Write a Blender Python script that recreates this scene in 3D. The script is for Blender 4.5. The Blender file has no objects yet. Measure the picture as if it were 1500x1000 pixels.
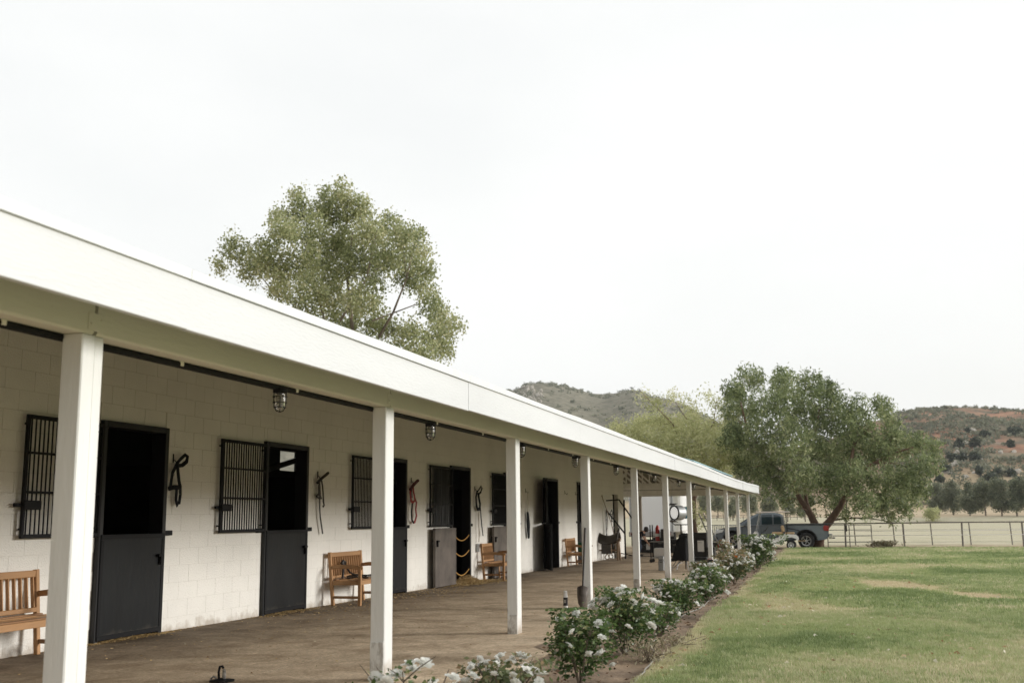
import bpy, math, random
import numpy as np
from mathutils import Vector, Matrix, Euler
random.seed(7); rng = np.random.default_rng(11)
R = math.radians
sc = bpy.context.scene; C = sc.collection

# ------------------------------------------------------------------ camera, light, exposure
FOC = 1546.55; H = 1.35; SL = -0.00607
F_ = np.array([-0.28093, 0.94532, 0.16570]); F_ /= np.linalg.norm(F_)
R_ = np.array([0.95794, 0.28687, -0.01107]); R_ -= F_ * (R_ @ F_); R_ /= np.linalg.norm(R_)
U_ = np.cross(R_, F_)
cam = bpy.data.objects.new('camera', bpy.data.cameras.new('camera')); C.objects.link(cam)
m = Matrix(((R_[0], U_[0], -F_[0], 0), (R_[1], U_[1], -F_[1], 0), (R_[2], U_[2], -F_[2], H), (0, 0, 0, 1)))
cam.matrix_world = m
cam.data.sensor_width = 36; cam.data.lens = FOC / 1500 * 36; cam.data.clip_end = 6000; cam.data.clip_start = .05
cam.data.dof.use_dof = True; cam.data.dof.focus_distance = 13.5; cam.data.dof.aperture_fstop = 2.8
sc.camera = cam

SUN_DIR = Vector((0.86, 0.30, 0)).normalized(); SUN_EL = R(13.5)
w = bpy.data.worlds.new('World'); sc.world = w; w.use_nodes = True
nt = w.node_tree; nt.nodes.clear()
out = nt.nodes.new('ShaderNodeOutputWorld'); bg = nt.nodes.new('ShaderNodeBackground'); sky = nt.nodes.new('ShaderNodeTexSky')
sky.sky_type = 'NISHITA'; sky.sun_disc = False; sky.sun_elevation = SUN_EL
sky.sun_rotation = math.atan2(SUN_DIR.x, SUN_DIR.y); sky.dust_density = 4; sky.air_density = 1.2
tc = nt.nodes.new('ShaderNodeTexCoord'); nz = nt.nodes.new('ShaderNodeTexNoise'); nz.inputs['Scale'].default_value = 2.2; nz.inputs['Detail'].default_value = 5; nz.inputs['Roughness'].default_value = .45
mp = nt.nodes.new('ShaderNodeMapping'); mp.inputs['Scale'].default_value = (1, 1, 2.2)
cr = nt.nodes.new('ShaderNodeValToRGB'); cr.color_ramp.elements[0].position = .35; cr.color_ramp.elements[0].color = (.86, .86, .86, 1); cr.color_ramp.elements[1].position = .6; cr.color_ramp.elements[1].color = (.96, .96, .96, 1)
mx = nt.nodes.new('ShaderNodeMix'); mx.data_type = 'RGBA'
mx.inputs['B'].default_value = (6.45, 6.5, 6.42, 1)        # thin bright overcast
L = nt.links.new
L(tc.outputs['Generated'], mp.inputs['Vector']); L(mp.outputs[0], nz.inputs['Vector']); L(nz.outputs['Fac'], cr.inputs['Fac']); L(cr.outputs['Color'], mx.inputs['Factor'])
L(sky.outputs['Color'], mx.inputs['A']); L(mx.outputs['Result'], bg.inputs['Color']); bg.inputs['Strength'].default_value = .1
L(bg.outputs[0], out.inputs['Surface'])
sun = bpy.data.objects.new('sun', bpy.data.lights.new('sun', 'SUN')); C.objects.link(sun)
sun.data.energy = 1.8; sun.data.angle = R(15); sun.data.color = (1, .98, .955)
sdir = Vector((SUN_DIR.x * math.cos(SUN_EL), SUN_DIR.y * math.cos(SUN_EL), math.sin(SUN_EL)))
sun.rotation_euler = sdir.to_track_quat('Z', 'Y').to_euler(); sun.location = (20, 10, 30)
sc.view_settings.view_transform = 'Standard'; sc.view_settings.look = 'None'; sc.view_settings.gamma = 1
sc.view_settings.exposure = 0.74; sc.view_settings.use_curve_mapping = False
sc.cycles.max_bounces = 8; sc.cycles.transparent_max_bounces = 8; sc.cycles.use_denoising = True

# ------------------------------------------------------------------ helpers
def at(x, y, Y):
    d = F_ * FOC + R_ * (x - 750) - U_ * (y - 500); return np.array([0, 0, H]) + d * (Y / d[1])
def g(y): return SL * y if y < 64 else SL * 64

def mat(name, col, rough=.7, var=0, vs=3., col2=None, bump=0, bs=40., metal=0, spec=.5, detail=5, stretch=(1, 1, 1), coord='Object', lo=.35, hi=.65):
    mt = bpy.data.materials.new(name); mt.use_nodes = True; t = mt.node_tree; b = t.nodes['Principled BSDF']
    b.inputs['Roughness'].default_value = rough; b.inputs['Metallic'].default_value = metal; b.inputs['Specular IOR Level'].default_value = spec
    b.inputs['Base Color'].default_value = (*col, 1)
    co = t.nodes.new('ShaderNodeTexCoord'); mpn = t.nodes.new('ShaderNodeMapping'); mpn.inputs['Scale'].default_value = stretch
    t.links.new(t.nodes.new('ShaderNodeNewGeometry').outputs['Position'] if coord == 'World' else co.outputs[coord], mpn.inputs['Vector'])
    if var or col2:
        if col2 is None: col2 = tuple(c * (1 - var) for c in col)
        n = t.nodes.new('ShaderNodeTexNoise'); n.inputs['Scale'].default_value = vs; n.inputs['Detail'].default_value = detail; n.inputs['Roughness'].default_value = .6
        r = t.nodes.new('ShaderNodeValToRGB'); r.color_ramp.elements[0].position = lo; r.color_ramp.elements[1].position = hi
        r.color_ramp.elements[0].color = (*col2, 1); r.color_ramp.elements[1].color = (*col, 1)
        t.links.new(mpn.outputs[0], n.inputs['Vector']); t.links.new(n.outputs['Fac'], r.inputs['Fac']); t.links.new(r.outputs['Color'], b.inputs['Base Color'])
    if bump:
        n2 = t.nodes.new('ShaderNodeTexNoise'); n2.inputs['Scale'].default_value = bs; n2.inputs['Detail'].default_value = 6
        bm = t.nodes.new('ShaderNodeBump'); bm.inputs['Strength'].default_value = bump; bm.inputs['Distance'].default_value = .02
        t.links.new(mpn.outputs[0], n2.inputs['Vector']); t.links.new(n2.outputs['Fac'], bm.inputs['Height']); t.links.new(bm.outputs[0], b.inputs['Normal'])
    return mt

def leafmat(name, c1, c2, c3, trans=.35, rough=.5, attr='GEOMETRY'):
    mt = bpy.data.materials.new(name); mt.use_nodes = True; t = mt.node_tree; t.nodes.clear()
    o = t.nodes.new('ShaderNodeOutputMaterial'); b = t.nodes.new('ShaderNodeBsdfPrincipled'); tr = t.nodes.new('ShaderNodeBsdfTranslucent'); ms = t.nodes.new('ShaderNodeMixShader')
    a = t.nodes.new('ShaderNodeAttribute'); a.attribute_name = 'var'; a.attribute_type = attr
    r = t.nodes.new('ShaderNodeValToRGB'); e = r.color_ramp.elements
    e[0].position = 0; e[0].color = (*c1, 1); e[1].position = 1; e[1].color = (*c3, 1); k = e.new(.55); k.color = (*c2, 1)
    b.inputs['Roughness'].default_value = rough; b.inputs['Specular IOR Level'].default_value = .35
    t.links.new(a.outputs['Fac'], r.inputs['Fac']); t.links.new(r.outputs['Color'], b.inputs['Base Color']); t.links.new(r.outputs['Color'], tr.inputs['Color'])
    ms.inputs['Fac'].default_value = trans
    t.links.new(b.outputs[0], ms.inputs[1]); t.links.new(tr.outputs[0], ms.inputs[2]); t.links.new(ms.outputs[0], o.inputs['Surface'])
    return mt

class MB:
    """collects shapes into one mesh; coordinates relative to org"""
    def __init__(s, org=(0, 0, 0)): s.v = []; s.f = []; s.mi = []; s.org = Vector(org); s.cur = 0
    def add(s, vs, fs):
        n = len(s.v); s.v += [tuple(Vector(p) - s.org) for p in vs]; s.f += [tuple(i + n for i in f) for f in fs]; s.mi += [s.cur] * len(fs); return s
    def box(s, c, d, rot=None, b=0.0, M=None):
        hx, hy, hz = d[0] / 2, d[1] / 2, d[2] / 2
        vs = []; fs = []
        if b <= 0:
            vs = [(x, y, z) for x in (-hx, hx) for y in (-hy, hy) for z in (-hz, hz)]
            fs = [(0, 1, 3, 2), (4, 6, 7, 5), (0, 4, 5, 1), (2, 3, 7, 6), (0, 2, 6, 4), (1, 5, 7, 3)]
        else:
            b = min(b, hx * .9, hy * .9, hz * .9); idx = {}
            for sx in (-1, 1):
                for sy in (-1, 1):
                    for sz in (-1, 1):
                        for ax in range(3):
                            p = [sx * (hx - b), sy * (hy - b), sz * (hz - b)]; p[ax] += b * (sx, sy, sz)[ax]
                            idx[(sx, sy, sz, ax)] = len(vs); vs.append(tuple(p))
            for ax in range(3):
                u, v_ = [(1, 2), (2, 0), (0, 1)][ax]
                for sg in (-1, 1):
                    q = []
                    for su, sv in ((-1, -1), (1, -1), (1, 1), (-1, 1)):
                        k = [0, 0, 0]; k[ax] = sg; k[u] = su; k[v_] = sv; q.append(idx[(*k, ax)])
                    fs.append(tuple(q if sg > 0 else q[::-1]))
                for su in (-1, 1):          # edges parallel to ax
                    for sv in (-1, 1):
                        k0 = [0, 0, 0]; k1 = [0, 0, 0]; k0[ax] = -1; k1[ax] = 1
                        for k in (k0, k1): k[u] = su; k[v_] = sv
                        q = [idx[(*k0, u)], idx[(*k1, u)], idx[(*k1, v_)], idx[(*k0, v_)]]
                        fs.append(tuple(q if su * sv < 0 else q[::-1]))
            for sx in (-1, 1):
                for sy in (-1, 1):
                    for sz in (-1, 1):
                        q = [idx[(sx, sy, sz, 0)], idx[(sx, sy, sz, 1)], idx[(sx, sy, sz, 2)]]
                        fs.append(tuple(q if sx * sy * sz > 0 else q[::-1]))
        Mt = Matrix.Translation(Vector(c))
        if rot is not None: Mt = Mt @ Euler(rot).to_matrix().to_4x4()
        if M is not None: Mt = M @ Mt
        return s.add([Mt @ Vector(p) for p in vs], fs)
    def bar(s, p, q, w_, h_=None, b=0):
        """box beam from p to q"""
        p = Vector(p); q = Vector(q); d = q - p; h_ = h_ or w_
        quat = d.to_track_quat('Z', 'Y'); Mt = Matrix.Translation((p + q) / 2) @ quat.to_matrix().to_4x4()
        return s.box((0, 0, 0), (w_, h_, d.length), b=b, M=Mt)
    def tube(s, pts, r, n=8, flat=1.0, cap=True, up=(0, 0, 1)):
        pts = [Vector(p) for p in pts]; rs = r if hasattr(r, '__len__') else [r] * len(pts); vs = []; fs = []
        prev = None
        for i, p in enumerate(pts):
            t = (pts[min(i + 1, len(pts) - 1)] - pts[max(i - 1, 0)]);
            if t.length < 1e-9: t = Vector((0, 0, 1))
            t.normalize()
            if prev is None:
                a = Vector(up).cross(t)
                if a.length < .05: a = Vector((1, 0, 0)).cross(t)
            else:
                a = prev - t * prev.dot(t)
                if a.length < 1e-4: a = Vector((1, 0, 0)).cross(t)
            a.normalize(); prev = a; b_ = t.cross(a)
            for k in range(n):
                an = 2 * math.pi * k / n
                vs.append(p + a * math.cos(an) * rs[i] + b_ * math.sin(an) * rs[i] * flat)
        for i in range(len(pts) - 1):
            for k in range(n):
                k2 = (k + 1) % n; fs.append((i * n + k, i * n + k2, (i + 1) * n + k2, (i + 1) * n + k))
        if cap: fs.append(tuple(range(n))[::-1]); fs.append(tuple((len(pts) - 1) * n + k for k in range(n)))
        return s.add(vs, fs)
    def lathe(s, prof, c=(0, 0, 0), n=16, axis='z', M=None, cap=True):
        vs = []; fs = []
        for r_, z in prof:
            for k in range(n):
                a = 2 * math.pi * k / n; x, y = r_ * math.cos(a), r_ * math.sin(a)
                p = {'z': (x, y, z), 'x': (z, x, y), 'y': (y, z, x)}[axis]
                p = Vector(p) + Vector(c)
                if M is not None: p = M @ p
                vs.append(p)
        for i in range(len(prof) - 1):
            for k in range(n):
                k2 = (k + 1) % n; fs.append((i * n + k, i * n + k2, (i + 1) * n + k2, (i + 1) * n + k))
        if cap and prof[0][0] > 1e-4: fs.append(tuple(range(n))[::-1])
        if cap and prof[-1][0] > 1e-4: fs.append(tuple((len(prof) - 1) * n + k for k in range(n)))
        return s.add(vs, fs)
    def ext(s, poly, a0, a1, axis='y'):
        """extrude a 2D outline; axis y: poly=(x,z)"""
        mk = {'y': lambda p, a: (p[0], a, p[1]), 'x': lambda p, a: (a, p[0], p[1]), 'z': lambda p, a: (p[0], p[1], a)}[axis]
        n = len(poly); vs = [mk(p, a0) for p in poly] + [mk(p, a1) for p in poly]
        fs = [(i, (i + 1) % n, n + (i + 1) % n, n + i) for i in range(n)] + [tuple(range(n))[::-1], tuple(range(n, 2 * n))]
        return s.add(vs, fs)
    def build(s, name, mats, parent=None, smooth=False, label=None, kind=None):
        me = bpy.data.meshes.new(name); me.from_pydata(s.v, [], s.f)
        mats = mats if isinstance(mats, (list, tuple)) else [mats]
        for q in mats: me.materials.append(q)
        if len(mats) > 1: me.polygons.foreach_set('material_index', s.mi)
        if smooth:
            me.polygons.foreach_set('use_smooth', [True] * len(me.polygons)); me.set_sharp_from_angle(angle=R(38))
        me.update()
        o = bpy.data.objects.new(name, me); C.objects.link(o)
        if parent: o.parent = parent
        else: o.location = s.org
        if label: o['label'] = label
        if kind: o['kind'] = kind
        return o

def thing(name, label, cat, loc=(0, 0, 0), rz=0, group=None):
    o = bpy.data.objects.new(name, None); C.objects.link(o); o.location = loc; o.rotation_euler = (0, 0, rz)
    o['label'] = label; o['category'] = cat
    if group: o['group'] = group
    return o
def tag(o, label, cat, group=None, kind=None):
    o['label'] = label; o['category'] = cat
    if group: o['group'] = group
    if kind: o['kind'] = kind
    return o
def dup(root, loc=None, rz=None, label=None, scale=None):
    r = root.copy(); C.objects.link(r)
    if loc is not None: r.location = loc
    if rz is not None: r.rotation_euler = (0, 0, rz)
    if label: r['label'] = label
    if scale: r.scale = (scale,) * 3
    for ch in list(root.children):
        c = ch.copy(); C.objects.link(c); c.parent = r
        for gch in ch.children:
            d = gch.copy(); C.objects.link(d); d.parent = c
    return r
def link_mesh(name, me, parent=None, kind=None):
    o = bpy.data.objects.new(name, me); C.objects.link(o)
    if parent: o.parent = parent
    if kind: o['kind'] = kind
    return o

# ------------------------------------------------------------------ materials
WHITE = mat('white_paint', (.82, .81, .76), .55, var=.07, vs=2.3, bump=.25, bs=35)
WHITE2 = mat('white_trim_paint', (.70, .71, .72), .5, var=.10, vs=1.3, bump=.15, bs=60, stretch=(1, .2, 1))
POSTM = mat('post_paint', (.80, .80, .77), .5, var=.10, vs=4, bump=.35, bs=25, stretch=(1, 1, .15))
PATCHM = mat('chipped_base_paint', (.74, .73, .69), .7, col2=(.34, .31, .27), vs=9, bump=.8, bs=18, stretch=(1, 1, .5), lo=.38, hi=.55)
BEAMM = mat('cream_beam_paint', (.82, .785, .69), .6, var=.08, vs=2, bump=.15, bs=40, stretch=(1, .2, 1))
BLOCKM = mat('painted_block', (.85, .825, .76), .65, var=.09, vs=.9, bump=.55, bs=55, lo=.3, hi=.6, coord='World')
MORTAR = mat('painted_mortar', (.74, .71, .64), .8, var=.15, vs=5, bump=.3, bs=90)
BLACK = mat('black_enamel', (.008, .008, .009), .5, var=.3, vs=4, bump=.08, bs=30)
DOORM = mat('charcoal_door_paint', (.0095, .011, .012), .5, spec=.25, col2=(.005, .0055, .006), vs=2.0, stretch=(1, 1, .35), bump=.2, bs=14)
DOORW = mat('worn_brown_grey_door_paint', (.135, .112, .095), .45, var=.5, vs=3.2, bump=.15, bs=16)
IRON = mat('black_iron', (.009, .009, .010), .6, spec=.2)
DARKIN = mat('dark_interior_boards', (.018, .016, .014), .9, var=.3, vs=3)  # near-black colour carries the shade inside the stalls
ROOFM = mat('roofing_sheet', (.40, .39, .36), .6, var=.25, vs=3)
ROOFW = mat('white_roof_edge', (.74, .755, .77), .5, var=.06, vs=6)
TEAL = mat('pale_blue_tarp', (.35, .55, .60), .5, var=.15, vs=5)
TEAK = mat('teak', (.50, .27, .115), .5, var=.32, vs=5, bump=.2, bs=60, stretch=(1, .12, .6))
TEAKD = mat('teak_aged', (.36, .19, .085), .5, var=.3, vs=5, bump=.2, bs=60, stretch=(1, .12, .6))
LEATHER = mat('dark_leather', (.028, .02, .015), .5, var=.4, vs=12, bump=.2, bs=60)
LEATHB = mat('saddle_leather', (.045, .035, .025), .45, var=.4, vs=6, bump=.25, bs=30)
TANL = mat('tan_leather', (.30, .20, .12), .55, var=.3, vs=8)
NAVY = mat('black_webbing', (.007, .008, .011), .7, spec=.2)
REDW = mat('red_webbing', (.35, .02, .025), .6, var=.3, vs=20)
REDP = mat('red_paint', (.42, .03, .02), .4)
STEEL = mat('brushed_steel', (.45, .45, .44), .35, metal=.8, var=.15, vs=12)
GALV = mat('galvanised_steel', (.42, .43, .43), .5, metal=.5, var=.2, vs=8)
RUBBER = mat('rubber', (.02, .02, .02), .75, var=.3, vs=10)
PLASTK = mat('black_plastic', (.015, .015, .016), .45)
CLOTHK = mat('black_cloth', (.010, .010, .011), .9, bump=.4, bs=14)
ROPEM = mat('yellow_rope', (.55, .30, .07), .8, var=.3, vs=40)
PALEROPE = mat('pale_rope', (.50, .44, .36), .85, var=.2, vs=40)
GREENB = mat('green_plastic', (.02, .14, .08), .4, var=.2, vs=6)
GLASSD = bpy.data.materials.new('clear_glass'); GLASSD.use_nodes = True
_b = GLASSD.node_tree.nodes['Principled BSDF']; _b.inputs['Base Color'].default_value = (.5, .48, .42, 1); _b.inputs['Roughness'].default_value = .08; _b.inputs['Transmission Weight'].default_value = .75; _b.inputs['IOR'].default_value = 1.3
CARG = mat('car_glass', (.015, .035, .045), .04, spec=.6)
BLUEG = mat('grey_blue_car_paint', (.17, .20, .225), .25, metal=.25, spec=.6, var=.08, vs=3)
CHROME = mat('chrome', (.60, .60, .59), .18, metal=.9)
CARTW = mat('cart_white_plastic', (.74, .73, .71), .35)
TANV = mat('tan_vinyl', (.45, .31, .17), .55, var=.1, vs=8)
STRAWM = leafmat('straw', (.30, .19, .08), (.52, .36, .15), (.66, .50, .26), .15, .6)
SKIN = mat('skin', (.42, .24, .16), .5, var=.1, vs=9)
DENIM = mat('denim', (.03, .045, .08), .85, var=.3, vs=30)
BARK = mat('bark_grey', (.20, .16, .12), .9, var=.45, vs=3.5, bump=.9, bs=9, stretch=(1, 1, .25))
BARKR = mat('bark_reddish', (.20, .125, .085), .9, var=.45, vs=4, bump=.9, bs=10, stretch=(1, 1, .2))
PETAL = leafmat('rose_petal', (.84, .84, .79), (.88, .88, .85), (.88, .85, .77), .4, .6)
PETALO = leafmat('orange_petal', (.55, .16, .04), (.65, .24, .07), (.7, .3, .12), .25, .5)
ROSEL = leafmat('rose_leaf', (.045, .08, .025), (.13, .20, .065), (.38, .38, .18), .3, .35)
ROSEY = leafmat('rose_leaf_young', (.07, .10, .04), (.17, .20, .09), (.36, .25, .14), .35, .4)
POPL = leafmat('poplar_leaf', (.15, .18, .08), (.40, .43, .22), (.66, .63, .40), .45, .38)
ELML = leafmat('pepper_leaf', (.085, .115, .05), (.27, .32, .15), (.56, .56, .32), .4, .45)
LITL = leafmat('yellow_green_leaf', (.33, .35, .16), (.58, .59, .32), (.74, .71, .46), .45, .45)
OLIVEL = leafmat('olive_leaf', (.152, .171, .108), (.265, .278, .184), (.405, .392, .265), .4, .5)
DARKL = leafmat('dark_oak_leaf', (.035, .05, .035), (.07, .09, .055), (.13, .14, .08), .3, .5)
SCRUB = leafmat('sage_scrub_leaf', (.121, .135, .095), (.216, .223, .149), (.365, .317, .216), .3, .6)

def add_dirt(mt, col=(.33, .26, .18), top=.22, amp=.35, st=.75):
    """splashed dirt on the lowest part of a wall or post"""
    t = mt.node_tree; b = t.nodes['Principled BSDF']; src = b.inputs['Base Color'].links[0].from_socket
    ge = t.nodes.new('ShaderNodeNewGeometry'); sp = t.nodes.new('ShaderNodeSeparateXYZ'); t.links.new(ge.outputs['Position'], sp.inputs[0])
    ma = t.nodes.new('ShaderNodeMath'); ma.operation = 'MULTIPLY_ADD'; t.links.new(sp.outputs['Y'], ma.inputs[0]); ma.inputs[1].default_value = -SL; t.links.new(sp.outputs['Z'], ma.inputs[2])
    n = t.nodes.new('ShaderNodeTexNoise'); n.inputs['Scale'].default_value = 7; n.inputs['Detail'].default_value = 7; t.links.new(ge.outputs['Position'], n.inputs['Vector'])
    m2 = t.nodes.new('ShaderNodeMath'); m2.operation = 'MULTIPLY_ADD'; t.links.new(n.outputs['Fac'], m2.inputs[0]); m2.inputs[1].default_value = amp; t.links.new(ma.outputs[0], m2.inputs[2])
    mr = t.nodes.new('ShaderNodeMapRange'); mr.inputs['From Min'].default_value = amp * .5 + .0; mr.inputs['From Max'].default_value = amp * .5 + top; mr.inputs['To Min'].default_value = st; mr.inputs['To Max'].default_value = 0; t.links.new(m2.outputs[0], mr.inputs['Value'])
    mx_ = t.nodes.new('ShaderNodeMix'); mx_.data_type = 'RGBA'; t.links.new(mr.outputs[0], mx_.inputs['Factor']); t.links.new(src, mx_.inputs['A']); mx_.inputs['B'].default_value = (*col, 1); t.links.new(mx_.outputs['Result'], b.inputs['Base Color'])
for q in (POSTM, WHITE2): add_dirt(q)
add_dirt(BLOCKM, top=.12, st=.6); add_dirt(MORTAR, top=.12, st=.6); add_dirt(DOORM, col=(.10, .085, .065), top=.15, st=.5)

# ------------------------------------------------------------------ terrain
def noise2(x, y, seed=0, octs=4):
    """cheap smooth value noise"""
    r = np.random.default_rng(seed); tab = r.random((64, 64)); o = np.zeros_like(x, dtype=float); a = 1.; tot = 0
    for k in range(octs):
        xi = np.floor(x).astype(int); yi = np.floor(y).astype(int); fx = x - xi; fy = y - yi
        fx = fx * fx * (3 - 2 * fx); fy = fy * fy * (3 - 2 * fy)
        q = lambda i, j: tab[(xi + i) % 64, (yi + j) % 64]
        o += a * ((q(0, 0) * (1 - fx) + q(1, 0) * fx) * (1 - fy) + (q(0, 1) * (1 - fx) + q(1, 1) * fx) * fy); tot += a
        x = x * 2.03 + 17.3; y = y * 2.03 + 9.1; a *= .5
    return o / tot
PX = np.array([-4000, -1500, -300, 300, 600, 700, 755, 772, 790, 812, 830, 862, 885, 905, 930, 950, 985, 1020, 1060, 1110, 1180, 1250, 1320, 1335, 1350, 1375, 1400, 1425, 1450, 1475, 1500, 1600, 1800, 2300, 4000])
PY = np.interp(PX, [-300, 740, 1110, 1250], [0, 9, 9, 14]) + np.array([680, 660, 640, 600, 585, 580, 573, 565, 563, 565, 569, 579, 583, 581, 577, 584, 594, 610, 632, 655, 660, 632, 608, 604, 602, 600.5, 599.5, 600, 601.5, 603, 605, 612, 640, 690, 700])
AZ0 = math.atan2(-.28093, .94532)
def az2px(az): # azimuth from +Y towards +X -> picture x at the horizon
    d = np.clip(az - AZ0, -1.35, 1.35); return 750 + 1565 * np.tan(d)
BD = np.array([0, 64, 150, 205, 228, 240, 262, 300, 360, 450, 600, 3000]); BZR = np.array([0, -.39, -.5, -.45, -.35, .9, 1.2, 2.4, 4.2, 8, 16, 40.])
BZL = np.array([0, -.39, -.35, .3, .8, 1.1, 1.8, 3.4, 5.4, 9.5, 17, 40.])
def terrain(x, y):
    x = np.asarray(x, float); y = np.asarray(y, float)
    D = np.hypot(x, y) + 1e-6; az = np.arctan2(x, y); px = az2px(az)
    back = np.abs(az - AZ0) > 1.3
    t = np.clip((px - 1180) / 160, 0, 1)
    zb = np.interp(D, BD, BZL) * (1 - t) + np.interp(D, BD, BZR) * t
    zn = SL * np.clip(y, -40, 64); zb = np.where(D < 64, zn, zb * 1.0)
    k = np.clip((D - 64) / 20, 0, 1); zb = zn * (1 - k) + zb * k
    Dr = np.interp(px, [900, 1320], [1250, 780]); ysk = np.interp(px, PX, PY)
    ca = np.cos(np.clip(az - AZ0, -1.35, 1.35))
    Hh = H + (757 - ysk) / 1565 * Dr * ca
    Hh = np.where(back, 40, Hh)
    s0 = np.interp(px, [900, 1320], [520, 330])
    u = np.clip((D - s0) / (Dr - s0), 0, 1); prof = np.sin(u * math.pi / 2) ** 1.15
    # elevation must grow towards the ridge: scale by distance
    zr = zb * (1 - prof) + Hh * prof
    n = (noise2(x / 95 + 5, y / 95 + 3, 3, 5) - .5) * 15 * np.sin(np.clip(u, 0, 1) * math.pi) ** 1.2
    n += (noise2(x / 14 + 5, y / 14 + 3, 4, 3) - .5) * 3.2 * np.clip(u * 6, 0, 1)
    over = np.clip((D - Dr) / 400, 0, 1)
    return zr + n - over * 60

def grid_mesh(name, Ds, azs, mt, kind='structure', wrap=False):
    A, Dd = np.meshgrid(azs, Ds); X = np.sin(A) * Dd; Y = np.cos(A) * Dd; Z = terrain(X, Y)
    nD, nA = A.shape; V = np.stack([X, Y, Z], -1).reshape(-1, 3)
    idx = np.arange(nD * nA).reshape(nD, nA)
    f = np.stack([idx[:-1, :-1], idx[:-1, 1:], idx[1:, 1:], idx[1:, :-1]], -1).reshape(-1, 4)
    me = bpy.data.meshes.new(name); me.from_pydata(V.tolist(), [], f.tolist()); me.materials.append(mt)
    me.polygons.foreach_set('use_smooth', [True] * len(f)); me.update()
    o = link_mesh(name, me, kind=kind); return o

# dry earth / pasture material by place
GM = bpy.data.materials.new('dry_earth_and_pasture'); GM.use_nodes = True; t = GM.node_tree; b = t.nodes['Principled BSDF']; b.inputs['Roughness'].default_value = .95; b.inputs['Specular IOR Level'].default_value = .1
def N(t, typ, **kw):
    n = t.nodes.new(typ)
    for k, v in kw.items():
        if k in n.inputs: n.inputs[k].default_value = v
        else: setattr(n, k, v)
    return n
def ramp(t, a, b_, ca, cb):
    r = t.nodes.new('ShaderNodeValToRGB'); e = r.color_ramp.elements; e[0].position = a; e[1].position = b_; e[0].color = (*ca, 1); e[1].color = (*cb, 1); return r
def mixc(t, fac, a, b_):
    n = t.nodes.new('ShaderNodeMix'); n.data_type = 'RGBA'
    for s_, v in (('Factor', fac), ('A', a), ('B', b_)):
        if isinstance(v, (int, float)): n.inputs[s_].default_value = v
        elif isinstance(v, tuple): n.inputs[s_].default_value = (*v, 1)
        else: t.links.new(v, n.inputs[s_])
    return n.outputs['Result']
geo = N(t, 'ShaderNodeNewGeometry'); sep = N(t, 'ShaderNodeSeparateXYZ'); t.links.new(geo.outputs['Position'], sep.inputs[0])
n1 = N(t, 'ShaderNodeTexNoise', Scale=.5, Detail=8.); n2 = N(t, 'ShaderNodeTexNoise', Scale=6., Detail=6.); n3 = N(t, 'ShaderNodeTexNoise', Scale=.03, Detail=3.)
for n in (n1, n2, n3): t.links.new(geo.outputs['Position'], n.inputs['Vector'])
earth = ramp(t, .3, .7, (.30, .22, .145), (.50, .40, .27)); t.links.new(n1.outputs['Fac'], earth.inputs['Fac'])
past = ramp(t, .3, .7, (.43, .40, .27), (.56, .51, .38)); t.links.new(n1.outputs['Fac'], past.inputs['Fac'])
tanf = ramp(t, .3, .7, (.42, .33, .22), (.55, .45, .31)); t.links.new(n3.outputs['Fac'], tanf.inputs['Fac'])
def mask(t, src, a, b_, nz_=None, amp=0.):
    v = src
    if nz_ is not None:
        mm = N(t, 'ShaderNodeMath', operation='MULTIPLY_ADD'); t.links.new(nz_, mm.inputs[0]); mm.inputs[1].default_value = amp; t.links.new(src, mm.inputs[2]); v = mm.outputs[0]
    mr = N(t, 'ShaderNodeMapRange'); mr.inputs['From Min'].default_value = a; mr.inputs['From Max'].default_value = b_; t.links.new(v, mr.inputs['Value']); return mr.outputs[0]
c = mixc(t, mask(t, sep.outputs['Y'], 66, 74, n1.outputs['Fac'], 8.), earth.outputs['Color'], past.outputs['Color'])
c = mixc(t, mask(t, sep.outputs['Y'], 238, 246, n3.outputs['Fac'], 6.), c, tanf.outputs['Color'])
fine = ramp(t, .2, .8, (.75, .75, .75), (1.12, 1.12, 1.12)); t.links.new(n2.outputs['Fac'], fine.inputs['Fac'])
mm = t.nodes.new('ShaderNodeMix'); mm.data_type = 'RGBA'; mm.blend_type = 'MULTIPLY'; mm.inputs['Factor'].default_value = 1; t.links.new(c, mm.inputs['A']); t.links.new(fine.outputs['Color'], mm.inputs['B'])
t.links.new(mm.outputs['Result'], b.inputs['Base Color'])
bp = N(t, 'ShaderNodeBump', Strength=.5, Distance=.05); t.links.new(n2.outputs['Fac'], bp.inputs['Height']); t.links.new(bp.outputs[0], b.inputs['Normal'])

HM = bpy.data.materials.new('hillside_soil_and_scrub'); HM.use_nodes = True; t = HM.node_tree; b = t.nodes['Principled BSDF']; b.inputs['Roughness'].default_value = .95; b.inputs['Specular IOR Level'].default_value = .05
geo = N(t, 'ShaderNodeNewGeometry'); sep = N(t, 'ShaderNodeSeparateXYZ'); t.links.new(geo.outputs['Position'], sep.inputs[0])
a1 = N(t, 'ShaderNodeTexNoise', Scale=.035, Detail=8., Roughness=.65); a2 = N(t, 'ShaderNodeTexNoise', Scale=.16, Detail=8., Roughness=.7); a3 = N(t, 'ShaderNodeTexNoise', Scale=.012, Detail=6.)
vor = N(t, 'ShaderNodeTexVoronoi', Scale=.25)
for n in (a1, a2, a3, vor): t.links.new(geo.outputs['Position'], n.inputs['Vector'])
soil = ramp(t, .35, .68, (.24, .125, .085), (.46, .27, .175)); t.links.new(a2.outputs['Fac'], soil.inputs['Fac'])
sage = ramp(t, .35, .7, (.12, .11, .08), (.25, .215, .15)); t.links.new(a2.outputs['Fac'], sage.inputs['Fac'])
fs_ = ramp(t, .42, .60, (0, 0, 0), (1, 1, 1)); t.links.new(a1.outputs['Fac'], fs_.inputs['Fac'])
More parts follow.
